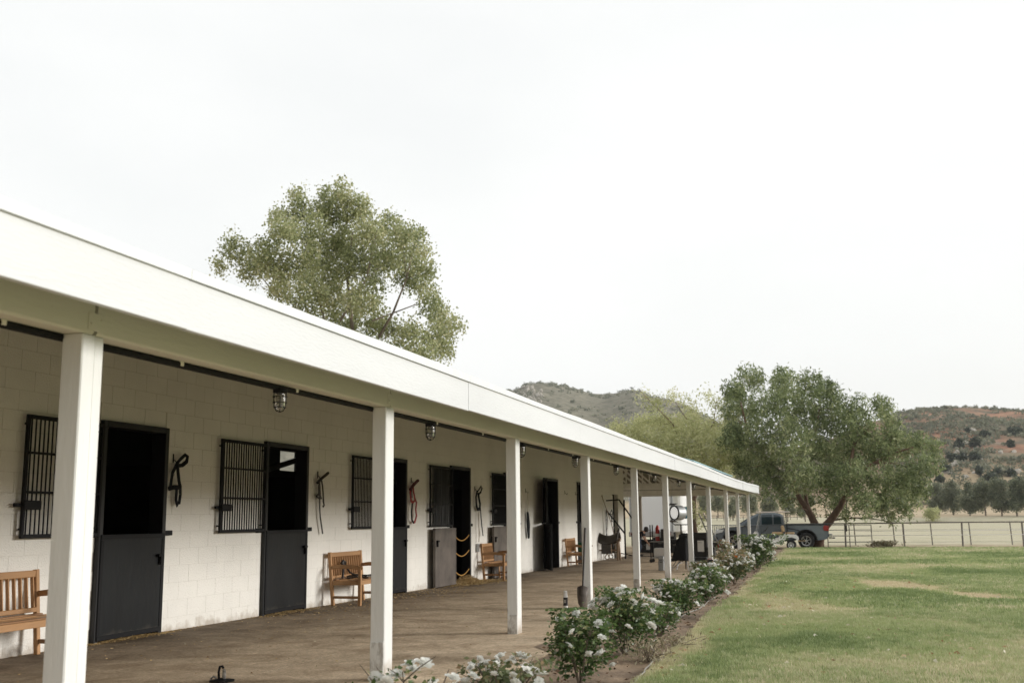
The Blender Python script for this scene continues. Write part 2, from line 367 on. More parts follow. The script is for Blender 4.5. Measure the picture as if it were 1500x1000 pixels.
c = mixc(t, fs_.outputs['Color'], soil.outputs['Color'], sage.outputs['Color'])
fr = ramp(t, .66, .72, (0, 0, 0), (1, 1, 1)); t.links.new(a3.outputs['Fac'], fr.inputs['Fac']); rock = ramp(t, .3, .7, (.28, .24, .20), (.52, .47, .41)); t.links.new(a2.outputs['Fac'], rock.inputs['Fac'])
c = mixc(t, fr.outputs['Color'], c, rock.outputs['Color'])
# farther left hill: grey-green chaparral
gl = ramp(t, .35, .65, (.13, .125, .09), (.27, .25, .19)); t.links.new(a2.outputs['Fac'], gl.inputs['Fac'])
mY = mask(t, sep.outputs['X'], 40, -60); c = mixc(t, mY, c, gl.outputs['Color'])
fl = N(t, 'ShaderNodeVectorMath', operation='LENGTH'); t.links.new(geo.outputs['Position'], fl.inputs[0])
lowf = ramp(t, .3, .7, (.40, .31, .20), (.52, .42, .28)); t.links.new(a2.outputs['Fac'], lowf.inputs['Fac'])
mlow = mask(t, fl.outputs['Value'], 395, 345, a1.outputs['Fac'], -60.)
c = mixc(t, mlow, c, lowf.outputs['Color'])
t.links.new(c, b.inputs['Base Color'])
bp = N(t, 'ShaderNodeBump', Strength=1., Distance=1.5); t.links.new(a2.outputs['Fac'], bp.inputs['Height']); t.links.new(bp.outputs[0], b.inputs['Normal'])

azs_all = np.concatenate([np.linspace(-math.pi, AZ0 - .6, 60, endpoint=False), np.linspace(AZ0 - .6, AZ0 + .6, 420, endpoint=False), np.linspace(AZ0 + .6, math.pi, 60)])
grid_mesh('ground', np.concatenate([[0.01], np.linspace(2, 64, 14), np.geomspace(68, 300, 50)]), azs_all, GM)
grid_mesh('hills', np.concatenate([np.linspace(300, 1350, 150), [1500, 1700, 2200]]), azs_all, HM)

def hit(px, py, dmax=1500):
    d = F_ * FOC + R_ * (px - 750) - U_ * (py - 500); d = d / np.hypot(d[0], d[1])
    ts = np.arange(60, dmax, 1.5); zt = terrain(d[0] * ts, d[1] * ts); zr = H + d[2] * ts
    k = np.argmax(zt > zr)
    if not (zt > zr).any(): return None
    return np.array([d[0] * ts[k], d[1] * ts[k], zt[k]])

# ------------------------------------------------------------------ walkway, bed, lawn
EDGE = [(-14, -1.55), (4, -1.60), (9.4, -1.67), (12, -1.72), (15, -1.80), (21, -1.83), (28, -1.95), (46, -2.1), (57.6, -2.4)]
def edge(y): return np.interp(y, [e[0] for e in EDGE], [e[1] for e in EDGE])
def strip_mesh(name, xl, xr, ys, mt, dz, nx=6, kind='structure', bumpy=0.):
    V = []; nY = len(ys)
    for y in ys:
        for i in range(nx + 1):
            x = xl(y) + (xr(y) - xl(y)) * i / nx
            V.append((x, y, SL * y + dz + (random.uniform(-bumpy, bumpy) if bumpy and 0 < i < nx else 0)))
    f = [(j * (nx + 1) + i, j * (nx + 1) + i + 1, (j + 1) * (nx + 1) + i + 1, (j + 1) * (nx + 1) + i) for j in range(nY - 1) for i in range(nx)]
    me = bpy.data.meshes.new(name); me.from_pydata(V, [], f); me.materials.append(mt); me.update(); return link_mesh(name, me, kind=kind)

WM = bpy.data.materials.new('worn_paving_porch_shade'); WM.use_nodes = True; t = WM.node_tree; b = t.nodes['Principled BSDF']; b.inputs['Roughness'].default_value = .9; b.inputs['Specular IOR Level'].default_value = .2
geo = N(t, 'ShaderNodeNewGeometry'); sep = N(t, 'ShaderNodeSeparateXYZ'); t.links.new(geo.outputs['Position'], sep.inputs[0])
n1 = N(t, 'ShaderNodeTexNoise', Scale=.55, Detail=7.); n2 = N(t, 'ShaderNodeTexNoise', Scale=28., Detail=8., Roughness=.8); n3 = N(t, 'ShaderNodeTexNoise', Scale=5., Detail=6., Roughness=.7); vv = N(t, 'ShaderNodeTexVoronoi', Scale=38.)
for n in (n1, n2, n3, vv): t.links.new(geo.outputs['Position'], n.inputs['Vector'])
n4 = N(t, 'ShaderNodeTexNoise', Scale=1.6, Detail=8., Roughness=.72, Distortion=.6); t.links.new(geo.outputs['Position'], n4.inputs['Vector'])
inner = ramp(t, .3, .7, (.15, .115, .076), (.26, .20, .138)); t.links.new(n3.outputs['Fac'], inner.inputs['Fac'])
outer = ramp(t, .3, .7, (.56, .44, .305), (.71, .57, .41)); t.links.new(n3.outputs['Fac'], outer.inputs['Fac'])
c = mixc(t, mask(t, sep.outputs['X'], -7.4, -5.3, n1.outputs['Fac'], 1.6), inner.outputs['Color'], outer.outputs['Color'])  # darker towards the wall: damp, dirty paving plus porch shade in the colour
blot = ramp(t, .34, .6, (.62, .58, .54), (1.06, 1.06, 1.06)); t.links.new(n4.outputs['Fac'], blot.inputs['Fac'])
mb = t.nodes.new('ShaderNodeMix'); mb.data_type = 'RGBA'; mb.blend_type = 'MULTIPLY'; mb.inputs['Factor'].default_value = 1; t.links.new(c, mb.inputs['A']); t.links.new(blot.outputs['Color'], mb.inputs['B']); c = mb.outputs['Result']
fine = ramp(t, .35, .65, (.60, .60, .60), (1.25, 1.25, 1.25)); t.links.new(n2.outputs['Fac'], fine.inputs['Fac'])
mm = t.nodes.new('ShaderNodeMix'); mm.data_type = 'RGBA'; mm.blend_type = 'MULTIPLY'; mm.inputs['Factor'].default_value = 1; t.links.new(c, mm.inputs['A']); t.links.new(fine.outputs['Color'], mm.inputs['B'])
sp = ramp(t, .05, .09, (1, 1, 1), (0, 0, 0)); t.links.new(vv.outputs['Distance'], sp.inputs['Fac'])
c = mixc(t, sp.outputs['Color'], mm.outputs['Result'], (.42, .34, .25)); t.links.new(c, b.inputs['Base Color'])
bp = N(t, 'ShaderNodeBump', Strength=.6, Distance=.012); t.links.new(n2.outputs['Fac'], bp.inputs['Height']); t.links.new(bp.outputs[0], b.inputs['Normal'])

def slab(x0, x1, y0, y1):
    s = MB(); vs = []
    top = .028; bb = .0015
    for (x, y, z) in [(x0, y0, 0), (x1, y0, 0), (x1, y1, 0), (x0, y1, 0), (x0, y0, top - bb), (x1, y0, top - bb), (x1, y1, top - bb), (x0, y1, top - bb), (x0 + bb, y0 + bb, top), (x1 - bb, y0 + bb, top), (x1 - bb, y1 - bb, top), (x0 + bb, y1 - bb, top)]:
        vs.append((x, y, SL * y + z - .01))
    fs = [(i, (i + 1) % 4, 4 + (i + 1) % 4, 4 + i) for i in range(4)] + [(4 + i, 4 + (i + 1) % 4, 8 + (i + 1) % 4, 8 + i) for i in range(4)] + [(8, 9, 10, 11)]
    s.add(vs, fs); return s
JF = mat('dark_joint_filler', (.03, .024, .018), .95)
walk = bpy.data.objects.new('walkway', None); C.objects.link(walk); walk['kind'] = 'structure'
for i in range(5):
    y0 = -4 + i * 12.4; y1 = y0 + 12.395
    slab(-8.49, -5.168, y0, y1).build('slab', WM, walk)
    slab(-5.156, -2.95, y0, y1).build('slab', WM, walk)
s = MB(); s.add([(-5.169, -4, g(-4) + .0165), (-5.155, -4, g(-4) + .0165), (-5.155, 58, SL * 58 + .0165), (-5.169, 58, SL * 58 + .0165)], [(0, 1, 2, 3)]); s.build('joint_filler', JF, walk)
MORT2 = mat('dusty_paving_base', (.20, .15, .10), .95)
SOIL = mat('garden_soil', (.30, .215, .14), .95, col2=(.13, .088, .056), vs=2.2, bump=1., bs=14, coord='Object', detail=9)
ys = np.concatenate([np.arange(-10, 40, .35), np.arange(40, 57, 1.)])
strip_mesh('flower_bed', lambda y: -3.0 - .18 * math.sin(y * 1.7) - .12 * math.sin(y * 4.3 + 1), lambda y: edge(y) + .25, ys, SOIL, .024, 12, bumpy=.012)

LM = bpy.data.materials.new('lawn_thatch'); LM.use_nodes = True; t = LM.node_tree; b = t.nodes['Principled BSDF']; b.inputs['Roughness'].default_value = .95; b.inputs['Specular IOR Level'].default_value = .1
geo = N(t, 'ShaderNodeNewGeometry'); at1 = N(t, 'ShaderNodeAttribute'); at1.attribute_name = 'dry'
n1 = N(t, 'ShaderNodeTexNoise', Scale=.35, Detail=6.); n2 = N(t, 'ShaderNodeTexNoise', Scale=14., Detail=7., Roughness=.7)
for n in (n1, n2): t.links.new(geo.outputs['Position'], n.inputs['Vector'])
ga = ramp(t, .3, .7, (.21, .26, .10), (.35, .38, .19)); t.links.new(n2.outputs['Fac'], ga.inputs['Fac'])
dr = ramp(t, .3, .7, (.36, .28, .16), (.50, .40, .25)); t.links.new(n2.outputs['Fac'], dr.inputs['Fac'])
c = mixc(t, at1.outputs['Fac'], ga.outputs['Color'], dr.outputs['Color']); t.links.new(c, b.inputs['Base Color'])
bp = N(t, 'ShaderNodeBump', Strength=.7, Distance=.03); t.links.new(n2.outputs['Fac'], bp.inputs['Height']); t.links.new(bp.outputs[0], b.inputs['Normal'])

def dryness(x, y):
    """bare, sun-bleached streaks in the lawn (0 green .. 1 straw)"""
    x = np.asarray(x, float); y = np.asarray(y, float); o = np.zeros_like(x)
    wob = (noise2(x * 1.4 + 9, y * .8 + 2, 8, 4) - .5)
    def seg(ax, ay, bx, by, wd, st):
        dx, dy = bx - ax, by - ay; L2 = dx * dx + dy * dy; u = np.clip(((x - ax) * dx + (y - ay) * dy) / L2, 0, 1)
        d = np.hypot(x - ax - u * dx, y - ay - u * dy) / (wd * 1.45) + wob * 2.4
        return st * np.clip(1.35 - d, 0, 1)
    for s_ in [(.35, 27, 1.5, 23.2, .42, 1.), (1.5, 23.2, 2.75, 20.2, .36, 1.), (-1.5, 20.5, -.4, 17.4, .55, .75), (-.4, 17.4, .6, 15, .4, .5), (.6, 15, 1.3, 12.6, .3, .4), (1.3, 12.6, 1.9, 11, .3, .45), (-1.7, 30, -1.5, 20, .3, .45)]:
        o = np.maximum(o, seg(*s_))
    o = np.maximum(o, np.clip(1 - (x - edge(y)) / .30 + wob * 3.2, 0, 1) * .85)
    o = np.maximum(o, np.clip((noise2(x * .5, y * .35, 21, 4) - .52) * 4, 0, .5))
    return np.clip(o, 0, 1)
nx = 150; ysl = np.concatenate([np.arange(-12, 30, .3), np.arange(30, 57.7, .6)]); xs = np.concatenate([[0], np.cumsum(np.linspace(.08, .75, nx))])
YY, XX = np.meshgrid(ysl, xs, indexing='ij'); E_ = edge(YY) + (noise2(YY * 2.3, YY * 0, 5, 3) - .5) * .25 * (XX == 0); XXw = E_ + XX
ZZ = SL * YY + .034 + (noise2(XXw * .7, YY * .7, 2, 3) - .5) * .05
V = np.stack([XXw, YY, ZZ], -1).reshape(-1, 3); idx = np.arange(V.shape[0]).reshape(XX.shape)
f = np.stack([idx[:-1, :-1], idx[:-1, 1:], idx[1:, 1:], idx[1:, :-1]], -1).reshape(-1, 4)
me = bpy.data.meshes.new('lawn'); me.from_pydata(V.tolist(), [], f.tolist()); me.materials.append(LM); me.update()
a_ = me.attributes.new('dry', 'FLOAT', 'POINT'); a_.data.foreach_set('value', dryness(V[:, 0], V[:, 1]).astype(np.float32))
lawn = link_mesh('lawn', me, kind='structure')

def gn_scatter(name, pts, rot, scl, var, src, kind='stuff'):
    me = bpy.data.meshes.new(name); me.from_pydata(pts.tolist(), [], [])
    for nm, ty, dat in (('var', 'FLOAT', var), ('scl', 'FLOAT', scl)):
        a = me.attributes.new(nm, ty, 'POINT'); a.data.foreach_set('value', np.asarray(dat, np.float32))
    a = me.attributes.new('rot', 'FLOAT_VECTOR', 'POINT'); a.data.foreach_set('vector', np.asarray(rot, np.float32).ravel())
    o = link_mesh(name, me, kind=kind); ng = bpy.data.node_groups.new(name, 'GeometryNodeTree')
    ng.interface.new_socket('Geometry', in_out='INPUT', socket_type='NodeSocketGeometry'); ng.interface.new_socket('Geometry', in_out='OUTPUT', socket_type='NodeSocketGeometry')
    gi = ng.nodes.new('NodeGroupInput'); go = ng.nodes.new('NodeGroupOutput'); mp_ = ng.nodes.new('GeometryNodeMeshToPoints'); ip = ng.nodes.new('GeometryNodeInstanceOnPoints'); oi = ng.nodes.new('GeometryNodeObjectInfo')
    oi.inputs['Object'].default_value = src; oi.inputs['As Instance'].default_value = True
    nr = ng.nodes.new('GeometryNodeInputNamedAttribute'); nr.data_type = 'FLOAT_VECTOR'; nr.inputs['Name'].default_value = 'rot'
    ns = ng.nodes.new('GeometryNodeInputNamedAttribute'); ns.data_type = 'FLOAT'; ns.inputs['Name'].default_value = 'scl'
    l = ng.links.new
    l(gi.outputs[0], mp_.inputs['Mesh']); l(mp_.outputs[0], ip.inputs['Points']); l(oi.outputs['Geometry'], ip.inputs['Instance']); l(nr.outputs[0], ip.inputs['Rotation']); l(ns.outputs[0], ip.inputs['Scale']); l(ip.outputs[0], go.inputs[0])
    md = o.modifiers.new('scatter', 'NODES'); md.node_group = ng
    return o
GRASSM = leafmat('grass_blade', (.19, .255, .095), (.37, .43, .19), (.68, .60, .41), .35, .5, attr='INSTANCER')
def tuft(name, nb, rad, hh, seed, wd=.004):
    r = random.Random(seed); s = MB()
    for i in range(nb):
        a = r.uniform(0, 6.28); q = rad * math.sqrt(r.random()); x, y = q * math.cos(a), q * math.sin(a); h_ = hh * r.uniform(.5, 1.15)
        la = r.uniform(0, 6.28); le = r.uniform(.1, .75) * h_; dx, dy = math.cos(la) * le, math.sin(la) * le; px_, py_ = -math.sin(la) * wd, math.cos(la) * wd
        s.add([(x - px_, y - py_, 0), (x + px_, y + py_, 0), (x + dx * .4 + px_ * .8, y + dy * .4 + py_ * .8, h_ * .6), (x + dx * .4 - px_ * .8, y + dy * .4 - py_ * .8, h_ * .6), (x + dx, y + dy, h_)], [(0, 1, 2, 3), (3, 2, 4)])
    me = bpy.data.meshes.new(name); me.from_pydata(s.v, [], s.f); me.materials.append(GRASSM); return bpy.data.objects.new(name, me)
def lawn_points(n, y0, y1, dens_dry=.75):
    y = rng.uniform(y0, y1, n); x = edge(y) + rng.uniform(0, 1, n) * (y1 * .30 + 4 )
    px = 750 + FOC * ((x * R_[0] + y * R_[1]) / (x * F_[0] + y * F_[1]))
    k = (px < 1600) & (px > 850); x, y = x[k], y[k]
    d = dryness(x, y); k = rng.random(len(x)) > d * dens_dry; return x[k], y[k], d[k]
for nm, (n, y0, y1, src, sm) in {'near': (48000, 7.5, 17, tuft('grass_tuft', 34, .085, .062, 3), 1.), 'mid': (30000, 17, 32, tuft('grass_tuft_wide', 36, .16, .06, 4, .006), 1.), 'far': (26000, 32, 57.4, tuft('grass_tuft_far', 40, .28, .065, 5, .010), 1.)}.items():
    x, y, d = lawn_points(n, y0, y1)
    base = noise2(x * .35 + 3, y * .3, 31, 5) * 1.5 - .42 + rng.normal(0, .22, len(x)) ; var = np.clip(base * (1 - d) + d * .95, 0, 1)
    rot = np.stack([rng.normal(0, .12, len(x)), rng.normal(0, .12, len(x)), rng.uniform(0, 6.28, len(x))], -1)
    gn_scatter('lawn_grass', np.stack([x, y, SL * y + .03], -1), rot, rng.uniform(.6, 1.15, len(x)) * (1 - .4 * d), var, src)

# ------------------------------------------------------------------ stable building
st = thing('stable', 'long white painted block stable with a porch on square posts', 'building')
WX = -8.496; YEND = 45.05
DOORS = [(10.91, 12.25), (14.83, 16.25), (19.25, 20.63), (23.35, 24.72), (27.6, 28.98), (31.75, 33.45), (36.3, 37.5)]
DT = 2.60; HOLES = [(a, b_, -1, DT) for a, b_ in DOORS] + [(42.55, 43.75, -1, 2.30)]
# structural wall behind the blocks
wb = MB(); prev = -6.0
for a, b_, z0, z1 in HOLES:
    wb.box((WX - .08, (prev + a) / 2, 1.75), (.15, a - prev, 4.5)); wb.box((WX - .08, (a + b_) / 2, (z1 + 4.0) / 2), (.15, b_ - a, 4.0 - z1)); prev = b_
wb.box((WX - .08, (prev + YEND) / 2, 1.75), (.15, YEND - prev, 4.5)); wb.build('wall', MORTAR, st)
# blocks: course .225, length .45
CH, CL, GAP = .225, .45, .003; ZJ = 3.264 - CH * 20
def rect_sub(r, h):
    y0, y1, z0, z1 = r; a, b_, c0, c1 = h
    if b_ <= y0 or a >= y1 or c1 <= z0 or c0 >= z1: return [r]
    o = []
    if a > y0: o.append((y0, a, z0, z1))
    if b_ < y1: o.append((b_, y1, z0, z1))
    if c1 < z1: o.append((max(y0, a), min(y1, b_), c1, z1))
    return o
rects = []
for k in range(0, 24):
    z0 = ZJ + k * CH; z1 = z0 + CH
    if z1 < -.25 or z0 > 3.95: continue
    y = -6 + (CL / 2 if k % 2 else 0)
    while y < YEND:
        y1 = min(y + CL, YEND); L_ = [(y, y1, z0, z1)]
        for hh in HOLES: L_ = [q for r_ in L_ for q in rect_sub(r_, hh)]
        rects += [q for q in L_ if q[1] - q[0] > .04 and q[3] - q[2] > .03]; y += CL
def block(s, r, cy, cz, dx=0.):
    y0, y1, z0, z1 = r[0] - cy, r[1] - cy, r[2] - cz, r[3] - cz; e = (.0055 if r[2] > 1.25 else GAP) / 2; up_ = z0 + cz > 1.25; b_ = .0012 if up_ else .0008; X0 = -.006; X1 = (.0034 if up_ else .0010) + dx * .35
    y0 += e; y1 -= e; z0 += e; z1 -= e
    vs = [(X0, y0, z0), (X0, y1, z0), (X0, y1, z1), (X0, y0, z1), (X1 - b_, y0, z0), (X1 - b_, y1, z0), (X1 - b_, y1, z1), (X1 - b_, y0, z1), (X1, y0 + b_, z0 + b_), (X1, y1 - b_, z0 + b_), (X1, y1 - b_, z1 - b_), (X1, y0 + b_, z1 - b_)]
    fs = [(i, (i + 1) % 4, 4 + (i + 1) % 4, 4 + i) for i in range(4)] + [(4 + i, 4 + (i + 1) % 4, 8 + (i + 1) % 4, 8 + i) for i in range(4)] + [(8, 9, 10, 11)]
    return s.add(vs, fs)
vis = [r for r in rects if 8.2 < r[0] and r[1] < 30]; vis.sort(key=lambda r: r[0]); near = vis[:295]; ns_ = set(near)
cache = {}
for r in near:
    cy, cz = (r[0] + r[1]) / 2, (r[2] + r[3]) / 2; key = (round(r[1] - r[0], 3), round(r[3] - r[2], 3), random.choice((0, 1, 2)), r[2] > 1.25)
    if key not in cache:
        o = block(MB(), r, cy, cz, (-.0012, 0, .0012)[key[2]]).build('block', BLOCKM, st); cache[key] = o.data
    else: o = link_mesh('block', cache[key], st)
    o.location = (WX, cy, cz)
s = MB()
for r in rects:
    if r in ns_: continue
    n0 = len(s.v); block(s, r, 0, 0, random.uniform(-.0012, .0012))
    for i in range(n0, len(s.v)): v_ = s.v[i]; s.v[i] = (v_[0] + WX, v_[1], v_[2])
s.build('block_courses', BLOCKM, st, kind='stuff')

# inner rooms
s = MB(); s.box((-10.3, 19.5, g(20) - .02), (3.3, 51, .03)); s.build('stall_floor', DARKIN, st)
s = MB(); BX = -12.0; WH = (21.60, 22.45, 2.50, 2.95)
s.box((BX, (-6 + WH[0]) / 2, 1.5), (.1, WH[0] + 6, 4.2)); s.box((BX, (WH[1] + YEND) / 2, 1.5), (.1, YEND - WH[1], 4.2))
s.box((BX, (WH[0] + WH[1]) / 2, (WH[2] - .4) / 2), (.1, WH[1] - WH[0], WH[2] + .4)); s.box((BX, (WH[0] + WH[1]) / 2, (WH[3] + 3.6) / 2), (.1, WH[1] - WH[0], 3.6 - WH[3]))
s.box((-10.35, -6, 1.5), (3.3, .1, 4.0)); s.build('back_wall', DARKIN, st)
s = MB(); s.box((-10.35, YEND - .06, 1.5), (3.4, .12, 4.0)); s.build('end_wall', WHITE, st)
s = MB(); s.box((-10.32, YEND - .15, 1.5), (3.2, .05, 3.9)); s.build('shade_sheet', DARKIN, st)  # near-black sheet added as stall shade, hiding the white end wall
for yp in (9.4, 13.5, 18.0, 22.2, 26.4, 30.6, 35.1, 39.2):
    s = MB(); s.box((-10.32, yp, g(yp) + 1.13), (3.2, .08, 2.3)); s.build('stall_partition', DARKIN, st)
s = MB(); s.bar((BX + .12, 20.6, 2.42), (BX + .12, 22.75, 2.86), .05, .12); s.build('brace', mat('weathered_board', (.12, .11, .10), .8, var=.3, vs=6), st)

# doors
def grille(y0, y1, panel=False, xo=.07):
    z0, z1 = 1.20, 2.55; X = WX + xo
    fr = MB(); t_ = .045
    for yy in (y0 + t_ / 2, y1 - t_ / 2): fr.box((X, yy, (z0 + z1) / 2), (.035, t_, z1 - z0), b=.004)
    for zz in (z0 + t_ / 2, z1 - t_ / 2): fr.box((X, (y0 + y1) / 2, zz), (.033, y1 - y0 - 2 * t_ - .002, t_), b=.004)
    for zz in (1.70, 2.13): fr.box((X + .014, (y0 + y1) / 2, zz), (.010, y1 - y0 - 2 * t_ - .004, .026))
    fo = fr.build('grille', IRON, st); n = 18; bm = None
    for i in range(n):
        yy = y0 + t_ + (y1 - y0 - 2 * t_) * (i + .5) / n
        if bm is None: s_ = MB(); s_.tube([(0, 0, z0 + t_), (0, 0, z1 - t_)], .0095, 6, cap=False); o = s_.build('bar', IRON, fo); bm = o.data
        else: o = link_mesh('bar', bm, fo)
        o.location = (X, yy, 0)
    s_ = MB(); s_.box((X + .025, y0 + .12, 1.56), (.05, .26, .10), b=.006).box((X - .01, y0 - .05, 1.56), (.03, .1, .04)); s_.build('latch', IRON, fo)
    for yy in (y0 + .05, y1 - .05):
        s_ = MB(); s_.tube([(WX, yy, z1 - .1), (X, yy, z1 - .1)], .012, 6); s_.tube([(WX, yy, z0 + .1), (X, yy, z0 + .1)], .012, 6); s_.build('hinge', IRON, fo)
    if panel:
        s_ = MB(); yy = np.linspace(y0 + .35, y1 - .03, 30)
        for i in range(29): s_.add([(X - .03 + .012 * math.sin(i * 1.3), yy[i], z0 + .05), (X - .03 + .012 * math.sin((i + 1) * 1.3), yy[i + 1], z0 + .05), (X - .03 + .012 * math.sin((i + 1) * 1.3), yy[i + 1], z1 - .05), (X - .03 + .012 * math.sin(i * 1.3), yy[i], z1 - .05)], [(0, 1, 2, 3)])
        s_.build('backing_sheet', mat('dull_metal_sheet', (.10, .10, .095), .35, var=.6, vs=7, metal=.3, stretch=(1, 5, .4)), fo, smooth=True)
def frame(a, b_, zb):
    s_ = MB(); t_ = .075
    s_.box((WX - .05, a + t_ / 2, (zb + DT) / 2), (.22, t_, DT - zb), b=.006); s_.box((WX - .05, b_ - t_ / 2, (zb + DT) / 2), (.22, t_, DT - zb), b=.006)
    s_.box((WX - .048, (a + b_) / 2, DT - t_ / 2), (.222, b_ - a - 2 * t_ - .002, t_), b=.006)
    return s_.build('door_frame', BLACK, st)
def leaf(p0, ang, wdt, z0, z1, mt, name='door'):
    """leaf hinged at p0 (x,y); direction angle in plan"""
    d = Vector((math.cos(ang), math.sin(ang), 0)); n_ = Vector((-math.sin(ang), math.cos(ang), 0)); Mt = Matrix.Translation((p0[0], p0[1], 0)) @ Matrix.Rotation(ang, 4, 'Z')
    s_ = MB(); s_.box((wdt / 2, 0, (z0 + z1) / 2), (wdt, .045, z1 - z0), b=.004, M=Mt); o = s_.build(name, mt, st)
    r_ = MB(); e = .03
    for sg in (-1, 1):
        for zz in (z0 + .03, z1 - .03): r_.box((wdt / 2, sg * (.0225 + .004), zz), (wdt - .01, .010, .055), b=.003, M=Mt)
        for xx in (e, wdt - e): r_.box((xx, sg * (.0225 + .003), (z0 + z1) / 2), (.055, .008, z1 - z0 - .13), b=.003, M=Mt)
    r_.build('edge_band', IRON if mt is not DOORW else DOORW, o)
    h_ = MB()
    for sg in (-1, 1): h_.box((wdt - .12, sg * .05, z1 - .28), (.10, .05, .035), b=.005, M=Mt).box((wdt - .10, sg * .045, z1 - .33), (.03, .04, .14), b=.005, M=Mt)
    h_.build('latch', IRON, o)
    return o
for i, (a, b_) in enumerate(DOORS):
    zb = g(a) + .0; frame(a, b_, zb)
    s_ = MB(); s_.box((WX + .02, b_ + .1, 1.22), (.04, .17, .065), b=.005); s_.box((WX + .02, a - .1, 1.22), (.04, .17, .065), b=.005); s_.build('keeper', IRON, st)
    if i in (0, 1, 2):
        leaf((WX + .045, a + .03), math.pi / 2, b_ - a - .06, zb + .04, 1.22, DOORM); grille(a - 1.32, a - .02)
    elif i in (3, 4):
        leaf((WX + .14, a - .02), -math.pi / 2, b_ - a - .02, zb + .04, 1.17, DOORW); grille(a - 1.45 if i == 3 else a - 1.2, a + .02, panel=True)
    elif i == 5:
        leaf((WX + .06, a + .02), R(-67), 1.2, zb + .04, 1.2, DOORM); leaf((WX + .05, a + .02), R(-72), 1.1, 1.24, 2.52, BLACK)
    else:
        leaf((WX + .045, a + .03), math.pi / 2, b_ - a - .06, zb + .04, 1.22, DOORM)
# white personnel door near the far end
s_ = MB(); s_.box((WX + .01, 41.55, 1.0), (.05, 1.9, 2.5), b=.004); o = s_.build('tack_room_door', WHITE, st)
s_ = MB(); s_.tube([(WX + .03, 42.3, .98), (WX + .10, 42.3, .98)], .03, 10); s_.build('door_knob', STEEL, o)
# rope guards across the fourth stall doorway
for k, z in enumerate((.92, .56, .12)):
    s_ = MB(); P_ = [(WX + .06, 23.43 + 1.2 * u, z + .10 - .16 * math.sin(u * math.pi)) for u in np.linspace(0, .93, 14)]; s_.tube(P_, .012, 6); tag(s_.build('rope_guard', ROPEM), ['highest', 'middle', 'lowest'][k] + ' yellow rope hanging across the half open stall doorway', 'rope', 'yellow ropes across the open stall doorway')
s_ = MB(); s_.tube([(WX - .02, 31.9 + 1.1 * u, 1.10 - .1 * math.sin(u * math.pi)) for u in np.linspace(0, .6, 8)], .02, 6); tag(s_.build('rope_guard', ROPEM), 'short yellow rope in the doorway with both leaves swung out', 'rope')

# posts
PYS = [-3.6, .6, 4.74, 8.856, 13.016, 17.247, 21.873, 26.141, 30.691, 35.681, 41.755, 47.02, 53.142]
PXW, PYW = .135, .185; XP = -3.834; ZB = 2.374
def bz(y): return np.interp(y, [0, 22, 28, 36, 44, 53.2], [ZB, ZB, ZB + .005, ZB - .02, ZB + .0, ZB + .03])
for k, y in enumerate(PYS):
    zb = g(y) - .02; zt = bz(y) - .001; wy = PYW if k < 5 else .16; xc = XP - PXW / 2; dbl = k in (2, 6, 11); s_ = MB()
    jx = random.uniform(-.004, .004)
    if dbl:
        s_.box((xc, y + wy * .28, (zb + zt) / 2), (PXW, wy * .56, zt - zb), b=.007); s_.box((xc - .006, y + wy * .56 + .006 + wy * .22, (zb + zt) / 2), (PXW - .012, wy * .44, zt - zb), b=.007)
    else: s_.box((xc, y + wy / 2, (zb + zt) / 2), (PXW, wy, zt - zb), b=.007)
    o = s_.build('post', POSTM, st)
    if k in (2, 3, 4, 6):
        b2 = MB(); hb = .34 if k == 3 else .24
        b2.box((xc, y - .007, zb + hb / 2 + .03), (PXW - .008, .012, hb), b=.003)
        b2.box((xc + .004, y - .012, zb + hb * .55), (PXW * .35, .006, .012)); b2.build('base_patch', PATCHM, o)
    if k in (2, 3):
        b3 = MB(); b3.box((XP + .004, y + wy * .5, ZB + .07), (.006, .12, .10), b=.002)
        for yy in (-.04, .04): b3.tube([(XP + .006, y + wy * .5 + yy, ZB + .07 + yy * .4), (XP + .014, y + wy * .5 + yy, ZB + .07 + yy * .4)], .008, 6)
        b3.build('strap_plate', BEAMM, o)
# beam segments between joints over posts, small dark gaps at the joints
jy = [-6] + [y + (.10) for y in PYS if y > 0] ; jy[-1] = 53.35
gaps = {4.84: .028, 8.956: .02}
for a, b_ in zip(jy[:-1], jy[1:]):
    ga_ = gaps.get(round(a, 3), .004); gb_ = gaps.get(round(b_, 3), .004); a2, b2 = a + ga_ / 2, b_ - gb_ / 2
    s_ = MB(); za, zb_ = bz(a2), bz(b2); hh = .235; x0, x1 = XP - PXW, XP; c_ = .012
    pr = [(x0, 0), (x1 - c_, 0), (x1, c_), (x1, hh), (x0, hh)]
    n = len(pr); vs = [(p[0], a2, za + p[1]) for p in pr] + [(p[0], b2, zb_ + p[1]) for p in pr]
    s_.add(vs, [(i, (i + 1) % n, n + (i + 1) % n, n + i) for i in range(n)] + [tuple(range(n))[::-1], tuple(range(n, 2 * n))]); s_.build('beam', BEAMM, st)
